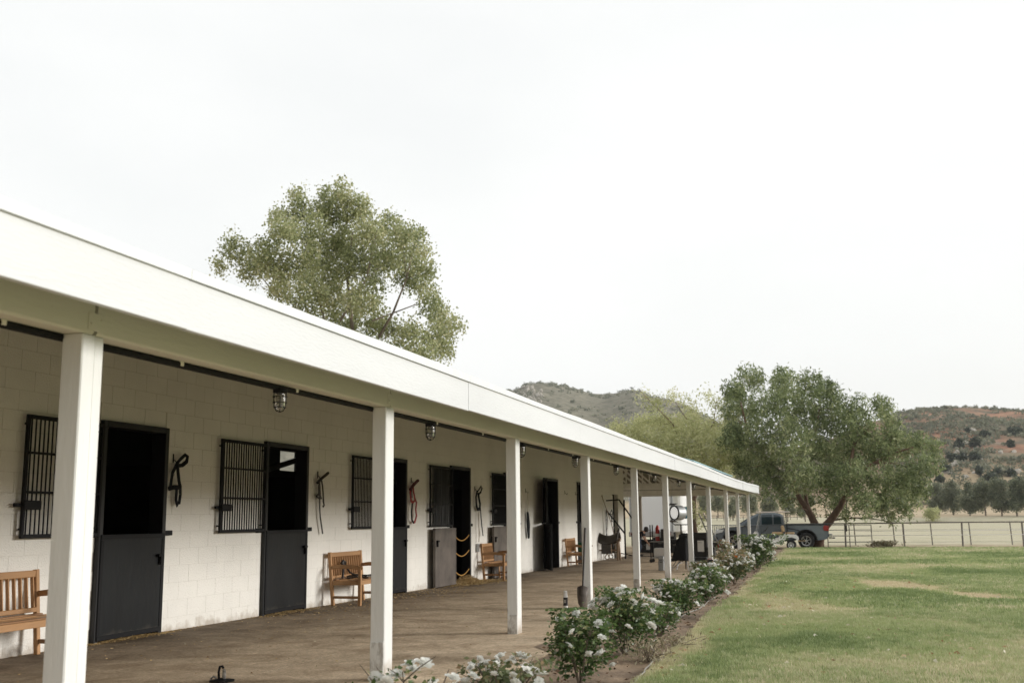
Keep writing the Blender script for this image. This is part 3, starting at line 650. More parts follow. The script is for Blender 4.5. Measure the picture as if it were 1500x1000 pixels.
# fascia boards
XF = -3.40
def fz(y): return np.interp(y, [0, 25, 29, 31.4, 34, 37.2, 41, 47, 50, 53.9], [2.415, 2.415, 2.422, 2.425, 2.418, 2.40, 2.395, 2.415, 2.44, 2.47])
def fh(y): return np.interp(y, [0, 28, 36, 47, 54], [.285, .285, .265, .285, .30])
fj = [-6, 1.1, 5.05, 9.9, 14.8, 19.6, 24.5, 29.4, 34.3, 39.2, 44.1, 49, 53.95]
for q, (a, b_) in enumerate(zip(fj[:-1], fj[1:])):
    s_ = MB(); ns = 6; yy = np.linspace(a + .0015, b_ - .0015, ns + 1); off = random.uniform(-.006, .006); dz = random.uniform(-.006, .004); vs = []
    for y in yy:
        z0 = fz(y) + dz; z1 = z0 + fh(y); x1 = XF + off + .0008 * math.sin(y * 3)
        vs += [(x1 - .038, y, z0), (x1 - .004, y, z0), (x1, y, z0 + .004), (x1, y, z1), (x1 - .038, y, z1)]
    fs = [(j * 5 + i, j * 5 + (i + 1) % 5, (j + 1) * 5 + (i + 1) % 5, (j + 1) * 5 + i) for j in range(ns) for i in range(5)] + [(4, 3, 2, 1, 0), tuple(ns * 5 + i for i in range(5))]
    s_.add(vs, fs); s_.build('fascia_board', WHITE2, st)
    # drip edge of the roof above it
    s_ = MB(); vs = []
    for y in yy:
        z0 = fz(y) + fh(y) + .0015; x1 = XF + .022; th = .063 + .006 * math.sin(y * .9) + random.uniform(-.003, .003)
        vs += [(x1 - .2, y, z0), (x1, y, z0), (x1, y, z0 + th), (x1 - .2, y, z0 + th + .05)]
    fs = [(j * 4 + i, j * 4 + (i + 1) % 4, (j + 1) * 4 + (i + 1) % 4, (j + 1) * 4 + i) for j in range(ns) for i in range(4)] + [(3, 2, 1, 0), tuple(ns * 4 + i for i in range(4))]
    s_.add(vs, fs); s_.build('roof_edge_strip', ROOFW, st)
# roof: two slopes, underside boards, rafters
PIT = math.tan(R(15)); RX = -9.5; EX2 = -12.7
def rz(x, y): return (fz(y) + fh(y) + .07) + PIT * ((XF - x) if x > RX else (XF - RX - (RX - x)))
for nm, x0, x1, mt_ in (('roof', XF - .02, RX, ROOFM), ('roof', RX, EX2, ROOFM)):
    ys_ = np.concatenate([np.linspace(-6, 25, 5), np.linspace(28, 54, 18)]); s_ = MB(); vs = []
    for y in ys_:
        for (x, dz) in ((x0, 0), (x1, 0), (x1, -.05), (x0, -.05)): vs.append((x, y, rz(x, y) + dz))
    nY = len(ys_); fs = [(j * 4 + i, j * 4 + (i + 1) % 4, (j + 1) * 4 + (i + 1) % 4, (j + 1) * 4 + i) for j in range(nY - 1) for i in range(4)] + [(3, 2, 1, 0), tuple((nY - 1) * 4 + i for i in range(4))]
    s_.add(vs, fs); s_.build(nm, mt_, st)
s_ = MB(); s_.box((XF - .25, 33.9, rz(XF - .25, 34) + .045), (.5, 11.5, .03), rot=(0, -R(15) * -1, 0), b=.01); s_.build('roof_patch', TEAL, st, label='pale blue sheet laid along the far roof edge')
for y in np.arange(-5, 54, 1.22):
    for sgn, xa, xb in ((1, XF - .04, RX), (-1, RX, EX2)):
        s_ = MB(); s_.bar((xa, y, rz(xa, y) - .125), (xb, y, rz(xb, y) - .125), .045, .14); s_.build('rafter', WHITE2, st)
# porch soffit closing board on top of beam, open breezeway trusses
SIDM = mat('gable_boards', (.30, .29, .25), .8, var=.2, vs=3)
TRM = mat('aged_white_truss', (.80, .78, .72), .7, var=.15, vs=4)
for y in (45.3, 47.4, 49.4, 51.4, 53.45):
    s_ = MB(); zc = 2.40
    xl = -12.4
    if y > 53: s_.box(((xl + XP) / 2, y, zc + .14), (XP - xl, .09, .30), b=.006)
    else: s_.box(((xl + XP) / 2, y, zc + .33), (XP - xl, .045, .12), b=.004)
    for xa in (-5.2, -6.9, -8.4, -10.4, -11.6):
        zt = rz(xa, y) - .2; s_.bar((xa, y, zc + .4), (xa, y, zt), .045, .09)
        s_.bar((xa, y + .002, zc + .42), (xa - 1.5 if xa > RX else xa + .85, y + .002, rz(xa - 1.5, y) - .2 if xa > RX else rz(xa + .85, y) - .2), .04, .08)
    s_.build('truss', TRM, st)
for xa, ya in ((-9.23, 53.4), (-12.2, 53.4), (-12.2, 49.3)):
    s_ = MB(); s_.box((xa, ya, (g(ya) + 2.4) / 2), (.15, .15, 2.4 - g(ya)), b=.006); s_.build('post', mat('aged_post_paint', (.42, .38, .33), .7, var=.2, vs=5), st)
s_ = MB(); ga = [(XP - .1, 2.66), (XP - .1, rz(XP, 53.6) - .08), (RX, rz(RX, 53.6) - .08), (-12.4, rz(-12.4, 53.6) - .08), (-12.4, 2.66)]
s_.ext(ga, 53.56, 53.60); s_.build('gable_siding', SIDM, st)
# white boxed fascia end return
s_ = MB(); s_.box((XF - .35, 53.97, 2.63), (.72, .035, .36), b=.004); s_.build('end_fascia', WHITE2, st)
# conduit
XC = XP - PXW - .012; s_ = MB(); yy = list(np.linspace(-5, 53, 60)); s_.tube([(XC, y, bz(y) - .018) for y in yy], .024, 8); o = s_.build('conduit', IRON, st)
for y in np.arange(1.2, 52, 1.55):
    s_ = MB(); s_.box((XC + .002, y, bz(y) - .004), (.05, .035, .05), b=.004); s_.build('conduit_clip', BEAMM, o)

# ------------------------------------------------------------------ caged lights
def make_light():
    t_ = thing('cage_light', '', 'light', group='caged lights under the porch beam')
    s_ = MB(); s_.lathe([(.05, .0), (.062, -.005), (.062, -.035), (.055, -.045), (.02, -.045)], n=16); s_.build('housing', IRON, t_, smooth=True)
    s_ = MB(); s_.lathe([(.045, -.045), (.047, -.10), (.043, -.15), (.028, -.178), (.001, -.187)], n=14); s_.build('glass', GLASSD, t_, smooth=True)
    s_ = MB()
    for k in range(6):
        a = k * math.pi / 3; c_, q = math.cos(a), math.sin(a); s_.tube([(.06 * c_, .06 * q, -.03), (.062 * c_, .062 * q, -.11), (.056 * c_, .056 * q, -.16), (.035 * c_, .035 * q, -.195), (0, 0, -.208)], .0036, 5)
    for z, rr in ((-.075, .062), (-.125, .061), (-.168, .052)): s_.tube([(rr * math.cos(a), rr * math.sin(a), z) for a in np.linspace(0, 2 * math.pi, 17)], .0036, 5)
    s_.build('cage', IRON, t_); return t_
LBL = ['nearest caged porch light, above the second stall door', 'caged light just right of the second full post in view', 'caged light half hidden beside the third post', 'caged light close before the shovel post', 'caged light above the saddle rack frame', 'caged light over the box truck gap', 'caged light above the film lamp', 'farthest small caged light beside the eighth post']
l0 = None
for (y, lb) in zip((7.17, 10.36, 13.79, 16.96, 20.42, 25.1, 29.3, 32.6), LBL):
    z = bz(y) - .02
    if l0 is None: l0 = make_light(); l0.scale = (.88,) * 3; l0.location = (XC, y, z); l0['label'] = lb
    else: dup(l0, (XC, y, z), 0, lb)

# ------------------------------------------------------------------ benches
def make_bench():
    t_ = thing('bench', '', 'bench', group='teak benches along the stable wall'); Wd = 1.30; D = .58
    def leg(x0, y, x1, z1, w_=.055): s_ = MB(); s_.bar((x0, y, 0), (x1, y, z1), w_, w_, b=.006); s_.build('leg', TEAK, t_)
    for y in (.03, Wd - .03):
        leg(0.05, y, -.03, .90); leg(D - .03, y, D - .03, .63)
        s_ = MB(); s_.tube([(-.0, y, .64), (.15, y, .655), (.32, y, .655), (.48, y, .645), (D + .02, y, .625)], [.03, .034, .034, .034, .024], 8, flat=.5, up=(0, 1, 0)); s_.build('armrest', TEAK, t_, smooth=True)
        s_ = MB(); s_.bar((.04, y, .14), (D - .04, y, .14), .028, .045, b=.003); s_.build('stretcher', TEAKD, t_)
        s_ = MB(); s_.bar((.03, y, .38), (D - .04, y, .38), .03, .07, b=.003); s_.build('side_rail', TEAK, t_)
    s_ = MB(); s_.bar((D - .03, .06, .385), (D - .03, Wd - .06, .385), .028, .07, b=.003); s_.bar((.05, .06, .385), (.05, Wd - .06, .385), .028, .06, b=.003); s_.build('seat_rail', TEAK, t_)
    for i in range(7):
        x = .075 + i * .075; z = .430 - .022 * math.sin(i / 6 * math.pi); s_ = MB(); s_.box((x, Wd / 2, z), (.058, Wd - .07, .018), b=.004); s_.build('seat_slat', TEAK if i % 3 else TEAKD, t_)
    s_ = MB(); s_.box((-.022, Wd / 2, .855), (.03, Wd - .10, .075), b=.006); s_.build('top_rail', TEAK, t_)
    s_ = MB(); s_.box((.022, Wd / 2, .475), (.028, Wd - .10, .05), b=.005); s_.build('bottom_rail', TEAK, t_)
    me = None
    for i in range(13):
        y = .10 + i * (Wd - .2) / 12
        if me is None: s_ = MB(); s_.bar((.018, 0, .50), (-.018, 0, .82), .016, .042, b=.003); o = s_.build('back_slat', TEAK, t_); me = o.data
        else: o = link_mesh('back_slat', me, t_)
        o.location = (0, y, 0)
    return t_
bn = make_bench(); bn['label'] = 'teak bench cut by the left edge, nearest of all benches'
bn.location = (-8.37, 8.57, g(9) + .02)
B2 = (-8.37, 16.97, g(17) + .02)
dup(bn, B2, 0, 'teak bench with dark leather tack lying on its seat'); dup(bn, (-8.37, 25.35, g(26) + .02), 0, 'teak bench beside the straw pile, between stalls four and five'); dup(bn, (-8.37, 34.1, g(35) + .02), 0, 'farthest teak bench, with a green tub on it')

def wob(pts, r, n=8, flat=.35): s_ = MB(); s_.tube(pts, r, n, flat=flat); return s_
# tack on bench 2
t_ = thing('leather_harness', 'dark leather harness heaped on the seat of the second teak bench', 'harness', (B2[0] + .3, B2[1] + .5, B2[2] + .44))
for k in range(7):
    a0 = k * .9; P_ = [(.12 * math.cos(a0 + u * 5) * (1 + .3 * k % 2), -.25 + .09 * k + .16 * math.sin(a0 + u * 4), .012 + .02 * (k % 3) + .015 * math.sin(u * 9 + k)) for u in np.linspace(0, 1, 14)]
    s_ = MB(); s_.tube(P_, .014, 6, flat=.5); s_.build('strap', LEATHER, t_)
s_ = MB(); s_.tube([(-.14, -.34, .02), (-.17, -.25, .14), (-.2, -.2, .26), (-.2, -.14, .28), (-.18, -.12, .2), (-.14, -.05, .1), (-.05, .05, .03)], .02, 6, flat=.6); s_.build('strap', LEATHER, t_)
s_ = MB(); s_.tube([(-.2, -.26, .26), (-.2, -.20, .3), (-.2, -.12, .27)], .028, 8); s_.build('collar_roll', LEATHER, t_)
t_ = thing('tub', 'small green tub standing on the farthest bench', 'tub', (-8.0, 35.0, g(35) + .02 + .44))
s_ = MB(); s_.box((0, 0, .14), (.3, .34, .28), b=.03); s_.build('body', GREENB, t_); s_ = MB(); s_.box((0, 0, .30), (.32, .36, .035), b=.01); s_.build('rim', GREENB, t_)

# ------------------------------------------------------------------ halters on hooks
def hook(t_, z=.0):
    s_ = MB(); s_.tube([(0, 0, z + .04), (.03, 0, z + .03), (.07, 0, z - .01), (.085, 0, z + .0), (.09, 0, z + .03)], .006, 6); s_.box((.004, 0, z + .06), (.008, .02, .12)); s_.build('hook', IRON, t_)
def strap(t_, pts, w_=.013, mt=NAVY, name='strap'):
    w_ *= 1.55
    s_ = MB(); s_.tube([(p[0], p[1], p[2]) for p in pts], w_, 6, flat=.45, up=(1, 0, 0)); s_.build(name, mt, t_, smooth=True)
def ring(t_, c_, r_, mt=STEEL, name='buckle'):
    s_ = MB(); s_.tube([(c_[0] + .004, c_[1] + r_ * math.cos(a), c_[2] + r_ * math.sin(a)) for a in np.linspace(0, 6.283, 11)], .005, 5); s_.build(name, mt, t_)
t1 = thing('halter', 'black halter with upright loop hanging right of the first stall door', 'halter', (WX + .01, 12.42, 2.15)); hook(t1)
strap(t1, [(.07, -.02, -.02), (.08, .05, .05), (.09, .14, .11), (.09, .20, .09), (.09, .18, .02), (.08, .1, -.03), (.07, .02, -.04)], .018)
strap(t1, [(.06, 0, -.02), (.06, -.05, -.09), (.06, -.09, -.14), (.06, -.11, -.25), (.06, -.12, -.33)], .020); strap(t1, [(.07, 0, 0), (.07, .02, -.12), (.07, .05, -.24), (.07, .09, -.33)], .022)
strap(t1, [(.06, -.16, -.35), (.07, -.06, -.33), (.07, .02, -.33), (.07, .1, -.32)], .02); strap(t1, [(.06, .1, -.3), (.06, .11, -.42), (.06, .09, -.54), (.06, .05, -.57), (.06, .02, -.5), (.06, .02, -.36)], .02)
ring(t1, (.06, -.07, -.16), .018); ring(t1, (.06, .11, -.42), .022); ring(t1, (.06, .05, -.33), .018)
t2 = thing('bridle', 'dark leather bridle with long rein hanging right of the second stall door', 'bridle', (WX + .01, 16.66, 2.08)); hook(t2)
s_ = MB(); s_.tube([(.07, -.14, -.08), (.08, 0, 0), (.1, .16, .08), (.1, .2, .1)], .026, 8); s_.build('noseband', LEATHER, t2, smooth=True)
strap(t2, [(.06, -.02, 0), (.06, -.06, -.15), (.06, -.06, -.30)], .016, LEATHER); strap(t2, [(.06, .02, 0), (.06, .07, -.12), (.06, .10, -.24), (.06, .12, -.4), (.06, .15, -.46), (.06, .11, -.48)], .016, LEATHER)
strap(t2, [(.05, -.02, -.02), (.05, .0, -.16), (.05, .02, -.3)], .012, LEATHER); strap(t2, [(.06, -.15, -.31), (.06, -.04, -.34), (.06, .05, -.34), (.06, .0, -.29), (.06, -.1, -.28), (.06, -.15, -.31)], .012, LEATHER)
strap(t2, [(.05, .0, -.3), (.05, .0, -.5), (.05, .03, -.66), (.05, .09, -.82), (.05, .13, -.94)], .014, LEATHER)
t3 = thing('halter', 'red and black halter hanging right of the third stall door', 'halter', (WX + .01, 20.95, 2.12)); hook(t3)
s_ = MB(); s_.tube([(.07, -.22, -.14), (.08, -.08, -.05), (.1, .08, .04), (.1, .14, .06)], .032, 8); s_.build('noseband', mat('dark_red_fleece', (.07, .012, .014), .9), t3, smooth=True)
strap(t3, [(.06, -.12, -.06), (.06, -.2, -.2), (.06, -.14, -.38)], .022, REDW); strap(t3, [(.06, -.04, 0), (.06, -.02, -.16), (.06, .06, -.32), (.06, .16, -.4), (.06, .12, -.55), (.06, .16, -.68), (.06, .08, -.8), (.06, .0, -.82)], .02, REDW)
strap(t3, [(.06, .0, -.82), (.06, -.1, -.76), (.06, -.12, -.6), (.06, -.08, -.42)], .018, NAVY); strap(t3, [(.06, -.14, -.38), (.06, -.02, -.4), (.06, .1, -.34)], .018, REDW); strap(t3, [(.05, -.1, -.05), (.05, -.06, -.3)], .014, NAVY)
ring(t3, (.06, .1, -.34), .02)
t4 = thing('halter', 'black halter with a pale lead rope and switch box below, near the open stall', 'halter', (WX + .01, 25.15, 2.05)); hook(t4)
strap(t4, [(.07, .0, -.02), (.09, .1, .05), (.1, .2, .12), (.1, .28, .08), (.09, .2, -.03), (.08, .06, -.08)], .018); strap(t4, [(.06, 0, -.02), (.06, -.08, -.16), (.06, -.06, -.34)], .024)
strap(t4, [(.06, .1, -.05), (.06, .16, -.2), (.06, .24, -.32), (.06, .2, -.44), (.06, .05, -.45), (.06, -.06, -.36)], .03); strap(t4, [(.06, .24, -.35), (.06, .3, -.6), (.06, .36, -.85), (.06, .46, -1.1)], .016)
strap(t4, [(.06, .14, -.5), (.06, .12, -.8), (.06, .14, -1.1), (.06, .13, -1.25)], .014, PALEROPE, 'rope')
t_ = thing('switch_box', 'small grey outlet box on the wall under the pale rope', 'outlet box', (WX + .01, 25.28, .66)); s_ = MB(); s_.box((.03, 0, 0), (.05, .13, .2), b=.008); s_.build('box', GALV, t_); s_ = MB(); s_.box((.058, 0, 0), (.006, .09, .14), b=.002); s_.build('cover', STEEL, t_)
t5 = thing('lead_rope', 'black lead straps hanging just right of the third post', 'lead rope', (WX + .01, 29.75, 2.1)); hook(t5)
strap(t5, [(.06, 0, 0), (.06, .05, -.3), (.06, .0, -.6)], .012, PALEROPE, 'rope'); strap(t5, [(.06, 0, -.55), (.06, -.02, -.9), (.06, .06, -1.3)], .035); strap(t5, [(.06, .05, -.6), (.06, .16, -.9), (.06, .12, -1.28)], .025)
for y, lb in ((34.54, 'bare wall hook above the farthest bench'), (36.05, 'bare wall hook just left of the fourth post')):
    t_ = thing('wall_hook', lb, 'hook', (WX + .005, y, 2.15)); hook(t_)

# ------------------------------------------------------------------ straw
def quads(name, P, a, b_, var, mt, parent=None, kind=None, org=(0, 0, 0), fold=None):
    """quads centred at P with half axes a and b"""
    n = len(P); P = P - np.array(org); V = np.stack([P - a, P - b_, P + a, P + b_], 1).reshape(-1, 3).astype(np.float32)
    me = bpy.data.meshes.new(name); me.vertices.add(4 * n); me.vertices.foreach_set('co', V.ravel()); me.loops.add(4 * n); me.loops.foreach_set('vertex_index', np.arange(4 * n, dtype=np.int32))
    me.polygons.add(n); me.polygons.foreach_set('loop_start', np.arange(0, 4 * n, 4, dtype=np.int32)); me.polygons.foreach_set('loop_total', np.full(n, 4, np.int32))
    at_ = me.attributes.new('var', 'FLOAT', 'POINT'); at_.data.foreach_set('value', np.repeat(np.clip(var, 0, 1), 4).astype(np.float32)); me.materials.append(mt); me.update(calc_edges=True)
    o = link_mesh(name, me, parent, kind)
    if parent is None: o.location = org
    return o
def unit(n):
    v = rng.normal(size=(n, 3)); return v / np.linalg.norm(v, axis=1, keepdims=True)
def perp(a):
    b_ = np.cross(a, unit(len(a))); return b_ / (np.linalg.norm(b_, axis=1, keepdims=True) + 1e-9)
def straw(cx, cy, rx, ry, hh, n, L_=.05, label=''):
    x = rng.normal(0, 1, n) * rx + cx; y = rng.normal(0, 1, n) * ry + cy; x = np.maximum(x, WX + .02) if label != 'in' else x
    d = np.exp(-((x - cx) ** 2 / rx ** 2 + (y - cy) ** 2 / ry ** 2)); z = SL * y + .022 + rng.random(n) * hh * d
    a = unit(n); a[:, 2] *= .25; a *= (L_ * rng.uniform(.4, 1.2, n))[:, None]; b_ = perp(a) * .0035
    return np.stack([x, y, z], -1), a, b_
parts = [straw(WX + .12, 24.2, .22, .55, .20, 5200, .06), straw(WX + .35, 25.1, .3, .5, .04, 900), ]
P, a, b_ = [np.concatenate(q) for q in zip(*parts)]; o = quads('straw_pile', P, a, b_, rng.random(len(P)), STRAWM, kind='stuff'); tag(o, 'heap of golden straw spilling from the open stall doorway', 'straw', kind='stuff')
parts = [straw(WX + .06, 11.6, .06, .5, .03, 1500, .03), straw(WX + .10, 15.5, .10, .5, .03, 900, .03), straw(WX + .25, 19.6, .25, 1., .01, 500, .03), straw(WX + .7, 20.5, .5, 1.4, .008, 700, .035), straw(WX + .6, 16.2, .5, .8, .008, 350, .03), straw(WX + 1.2, 14, 1.1, 3.5, .004, 700, .025)]
P, a, b_ = [np.concatenate(q) for q in zip(*parts)]; o = quads('loose_straw', P, a, b_, rng.random(len(P)), STRAWM, kind='stuff'); tag(o, 'loose straw bits strewn over the dark paving at the stall doors', 'straw', kind='stuff')

# ------------------------------------------------------------------ small things on the paving
t_ = thing('spray_can', 'white and black spray can standing on the paving before the shovel', 'can', (-4.2, 17.0, g(17) + .02))
s_ = MB(); s_.lathe([(.034, 0), (.036, .01), (.036, .21), (.03, .235)], n=16); s_.build('can_body', CARTW, t_, smooth=True)
s_ = MB(); s_.lathe([(.0366, .05), (.0366, .18)], n=16); s_.build('wrapper', PLASTK, t_, smooth=True); s_ = MB(); s_.lathe([(.03, .236), (.03, .275), (.02, .285), (.001, .285)], n=14); s_.build('cap', CARTW, t_, smooth=True)
s_ = MB(); s_.box((0, -.037, .12), (.03, .002, .05)); s_.build('print', STEEL, t_)
t_ = thing('shovel', 'long dark shovel leaning upright against the fourth white post', 'shovel', (-3.93, 17.10, g(17) + .02)); s_ = MB(); s_.tube([(0, -.04, .22), (.02, .10, 1.05), (.03, .12, 1.28)], .017, 8); s_.build('handle', LEATHER, t_, smooth=True)
s_ = MB(); n_ = 8; vs = []; fs = []
for j, (z, wd) in enumerate(((.0, .03), (.05, .075), (.16, .10), (.30, .108))):
    for i in range(n_ + 1): u = i / n_ * 2 - 1; vs.append((u * wd * .85, -.10 + .05 * (1 - u * u) * -1 + z * .25, z + (.035 * (1 - u * u) if j == 3 else 0) - (.03 * (1 - u * u) if j == 0 else 0) + .03))
for j in range(3):
    for i in range(n_): fs.append((j * 9 + i, j * 9 + i + 1, (j + 1) * 9 + i + 1, (j + 1) * 9 + i))
s_.add(vs, fs); o = s_.build('blade', mat('rusty_steel', (.10, .08, .065), .55, metal=.2, var=.4, vs=12), t_, smooth=True); md = o.modifiers.new('s', 'SOLIDIFY'); md.thickness = .004
t_ = thing('garden_spigot', 'black cast garden spigot cut by the bottom edge near the first post', 'spigot', (-5.25, 8.55, g(8.5) + .018))
s_ = MB(); s_.lathe([(.11, 0), (.11, .012), (.04, .02), (.02, .03)], n=16); s_.build('base_plate', IRON, t_, smooth=True); s_ = MB(); s_.tube([(-.03, 0, .0), (-.035, 0, .08), (-.025, 0, .125), (.0, 0, .13), (.012, 0, .11)], .011, 8); s_.build('lever', IRON, t_, smooth=True)
s_ = MB(); s_.lathe([(.014, .02), (.017, .04), (.017, .075), (.011, .08), (.015, .086), (.015, .10), (.004, .106)], c=(.02, 0, 0), n=12); s_.build('valve', STEEL, t_, smooth=True)
s_ = MB(); s_.tube([(-.10, -.02, .02), (-.07, -.03, .045), (-.04, -.02, .03)], .008, 6); s_.build('hose_stub', STEEL, t_)
# irrigation hose
hp = [(-1.69, 9.43), (-1.72, 10.2), (-1.80, 10.83), (-1.98, 12.0), (-2.11, 13.07), (-2.12, 14.3), (-2.13, 15.41), (-2.06, 17.96), (-2.15, 20.5)]
hs = []
for i in range(len(hp) - 1):
    for u in np.linspace(0, 1, 6, endpoint=False): hs.append((hp[i][0] * (1 - u) + hp[i + 1][0] * u + .02 * math.sin(i * 6 + u * 6), hp[i][1] * (1 - u) + hp[i + 1][1] * u, g(hp[i][1]) + .045 + .012 * math.sin(u * 6.28)))
s_ = MB(); s_.tube([(-1.60, 8.2, g(8) + .05)] + hs, .007, 6); tag(s_.build('irrigation_hose', mat('grey_tube', (.27, .25, .22), .6)), 'thin grey irrigation hose lying along the rose bed', 'hose')

# ------------------------------------------------------------------ roses
def petal_head(seed, r_=.045):
    rr = np.random.default_rng(seed); vs = []; fs = []; var = []
    for ringi, (n_, rad, tilt, up) in enumerate(((6, 1., 1.15, 0.), (6, .8, .85, .12), (5, .55, .5, .25), (4, .32, .2, .38))):
        for k in range(n_):
            a = 6.283 * k / n_ + ringi * .5 + rr.normal(0, .12); L_ = r_ * rad * rr.uniform(.85, 1.15); wd = L_ * .75; t0 = tilt + rr.normal(0, .1); i0 = len(vs)
            for j, (u, wq, cv) in enumerate(((0.05, .25, 0), (.55, .9, -.05), (1., .6, .10))):
                cx = L_ * u * math.sin(t0) + cv * L_; cz = L_ * u * math.cos(t0) + up * r_ - .1 * L_ * (u > .9)
                for sg in (-1, 0, 1):
                    lx = cx - abs(sg) * wd * .18; ly = sg * wd * wq * .6
                    vs.append((lx * math.cos(a) - ly * math.sin(a), lx * math.sin(a) + ly * math.cos(a), cz + abs(sg) * wd * .12)); var.append(rr.uniform(0, 1))
            for j in range(2):
                for i in range(2): q = i0 + j * 3 + i; fs.append((q, q + 1, q + 4, q + 3))
    return vs, fs, var
HEADS = {}
for ci, mt_ in enumerate((PETAL, PETALO)):
    for k in range(3):
        vs, fs, var = petal_head(40 + k); me = bpy.data.meshes.new('rose_bloom'); me.from_pydata(vs, [], fs); me.materials.append(mt_)
        a_ = me.attributes.new('var', 'FLOAT', 'POINT'); a_.data.foreach_set('value', np.array(var, np.float32)); me.polygons.foreach_set('use_smooth', [True] * len(fs)); me.update(); HEADS[(ci, k)] = me
def rose(x, y, w_, h_, nb, nl, label, young=.2, ls=.022, bs=1., top=.75, orange=0):
    h_ *= .80; w_ *= .88; nl = int(nl * .85)
    base = np.array([x, y, SL * y + .03]); t_ = thing('rose_bush', label, 'rose bush', tuple(base), group='white rose bushes in the bed beside the lawn')
    st_ = MB(); tips = []; nst = 7
    for k in range(nst):
        a = k * 6.283 / nst + rng.uniform(-.3, .3); r_ = w_ * .5 * rng.uniform(.35, .95); hh = h_ * rng.uniform(.7, 1.)
        P_ = [(.02 * math.cos(a), .02 * math.sin(a), 0), (r_ * .35 * math.cos(a), r_ * .35 * math.sin(a), hh * .4), (r_ * .8 * math.cos(a), r_ * .8 * math.sin(a), hh * .8), (r_ * math.cos(a), r_ * math.sin(a), hh)]
        st_.tube(P_, [.009, .007, .005, .003], 5); tips.append(P_[-1])
        for q in range(3):
            u = rng.uniform(.35, .9); i = int(u * 3); i = min(i, 2); b0 = Vector(P_[i]).lerp(Vector(P_[i + 1]), u * 3 - i); e = b0 + Vector((rng.normal(0, .12) * w_ * 1.6, rng.normal(0, .12) * w_ * 1.6, h_ * rng.uniform(.08, .3))); st_.tube([b0, b0.lerp(e, .5) + Vector((0, 0, .01)), e], [.005, .0035, .002], 4); tips.append(tuple(e))
    st_.build('stems', BARK, t_)
    # leaves in small sprays round the tips and through the crown
    ns = int(nl / 9); c_ = np.array([tips[i % len(tips)] for i in range(ns)]) ; k = rng.random(ns) < .6
    sph = unit(ns) * (rng.random(ns) ** .45)[:, None]; cc = np.stack([sph[:, 0] * w_ * .5, sph[:, 1] * w_ * .5, h_ * (.52 + sph[:, 2] * .44)], -1)
    keep = (np.sin(cc[:, 0] * 17 + x) * np.sin(cc[:, 1] * 19 + y) * np.sin(cc[:, 2] * 15 + 2) > -.25) | (rng.random(ns) < .4)
    c_ = np.where(k[:, None], cc, c_ + rng.normal(0, .05, (ns, 3)) * w_); c_ = c_[keep]; ns = len(c_)
    P_ = np.repeat(c_, 9, 0) + rng.normal(0, .035, (ns * 9, 3)) * (h_ / .6) ** .5; P_[:, 2] = np.clip(P_[:, 2], .04, h_ * 1.08)
    n_ = len(P_); ax = unit(n_); ax[:, 2] *= .5; ax /= np.linalg.norm(ax, axis=1, keepdims=True); sz = ls * rng.uniform(.6, 1.25, n_); a_v = ax * sz[:, None]; b_v = perp(ax) * (sz * .58)[:, None]
    hv = P_[:, 2] / h_; var = np.clip(rng.normal(.30, .2, n_) + (hv - .6) * young * 1.4 + (rng.random(n_) < .06) * .5, 0, 1)
    quads('foliage', P_, a_v, b_v, var, ROSEL if young < .5 else ROSEY, t_)
    nb = int(nb * 1.1)
    for q in range(nb):
        if q < nb * top: a = rng.uniform(0, 6.283); r_ = math.sqrt(rng.random()) * w_ * .5; p = (r_ * math.cos(a), r_ * math.sin(a), h_ * (1.0 - .22 * (r_ / (w_ * .5)) ** 2) + rng.uniform(-.05, .04))
        else: a = rng.uniform(-2.6, .6); p = (w_ * .5 * math.cos(a), w_ * .5 * math.sin(a), h_ * rng.uniform(.25, .85))
        o = link_mesh('rose_bloom', HEADS[(1 if q < orange else 0, q % 3)], t_); o.location = p; sN = bs * (1.05 if y < 14 else 1.12) * rng.uniform(.65, 1.2); o.scale = (sN, sN, sN); o.rotation_euler = (rng.normal(0, .5), rng.normal(0, .5) + .2, rng.uniform(0, 6.28))
        if q < orange: o['label'] = 'orange rose bloom'
    return t_
rose(-2.34, 5.85, .55, .66, 16, 500, 'rose bush below the bottom edge, only its white blooms showing by the second post', bs=1.1)
rose(-2.28, 7.35, .68, .50, 26, 1300, 'low sparse rose bush with white blooms at the bottom edge', .6, ls=.024)
rose(-2.12, 9.05, .62, .70, 14, 3000, 'tall dark green rose bush with very few blooms, nearest full bush', .12, ls=.024, top=.5)
rose(-2.12, 11.1, .85, .78, 30, 3400, 'large rose bush crowded with big white blooms in front of the shovel post', .25, bs=1.2, ls=.024)
rose(-2.05, 12.95, .62, .46, 12, 2200, 'small rose bush right behind the largest cluster of near blooms', .35)
rose(-2.22, 15.6, .85, .62, 44, 3400, 'broad rounded rose bush with many white blooms along its top, sixth from the camera', .4, bs=.95, ls=.026)
rose(-2.12, 18.7, .75, .66, 30, 2600, 'mid-sized rose bush with white blooms facing the pale lawn streak', .3, ls=.028)
rose(-2.28, 21.3, .75, .70, 30, 2200, 'rose bush with blooms on its left side in the middle of the row', .5, ls=.03)
rose(-2.14, 24.2, .90, .74, 28, 2600, 'loose reddish tinged rose bush with one orange bloom', .8, ls=.032, orange=2)
rose(-2.3, 27.2, .9, .78, 34, 2600, 'airy rose bush just before the tallest one', .7, ls=.034)
rose(-2.08, 31.2, 1.12, 1.15, 75, 4200, 'tallest rose bush covered in white blooms before the golf cart', .2, bs=1.15, ls=.036)
rose(-2.35, 35.2, 1.0, .75, 30, 2400, 'low rose bush at the far end behind the tallest one', .6, ls=.038)
rose(-2.85, 29.5, .4, 1.05, 10, 800, 'thin leggy rose bush with reddish leaves between two far posts', .9, ls=.034)
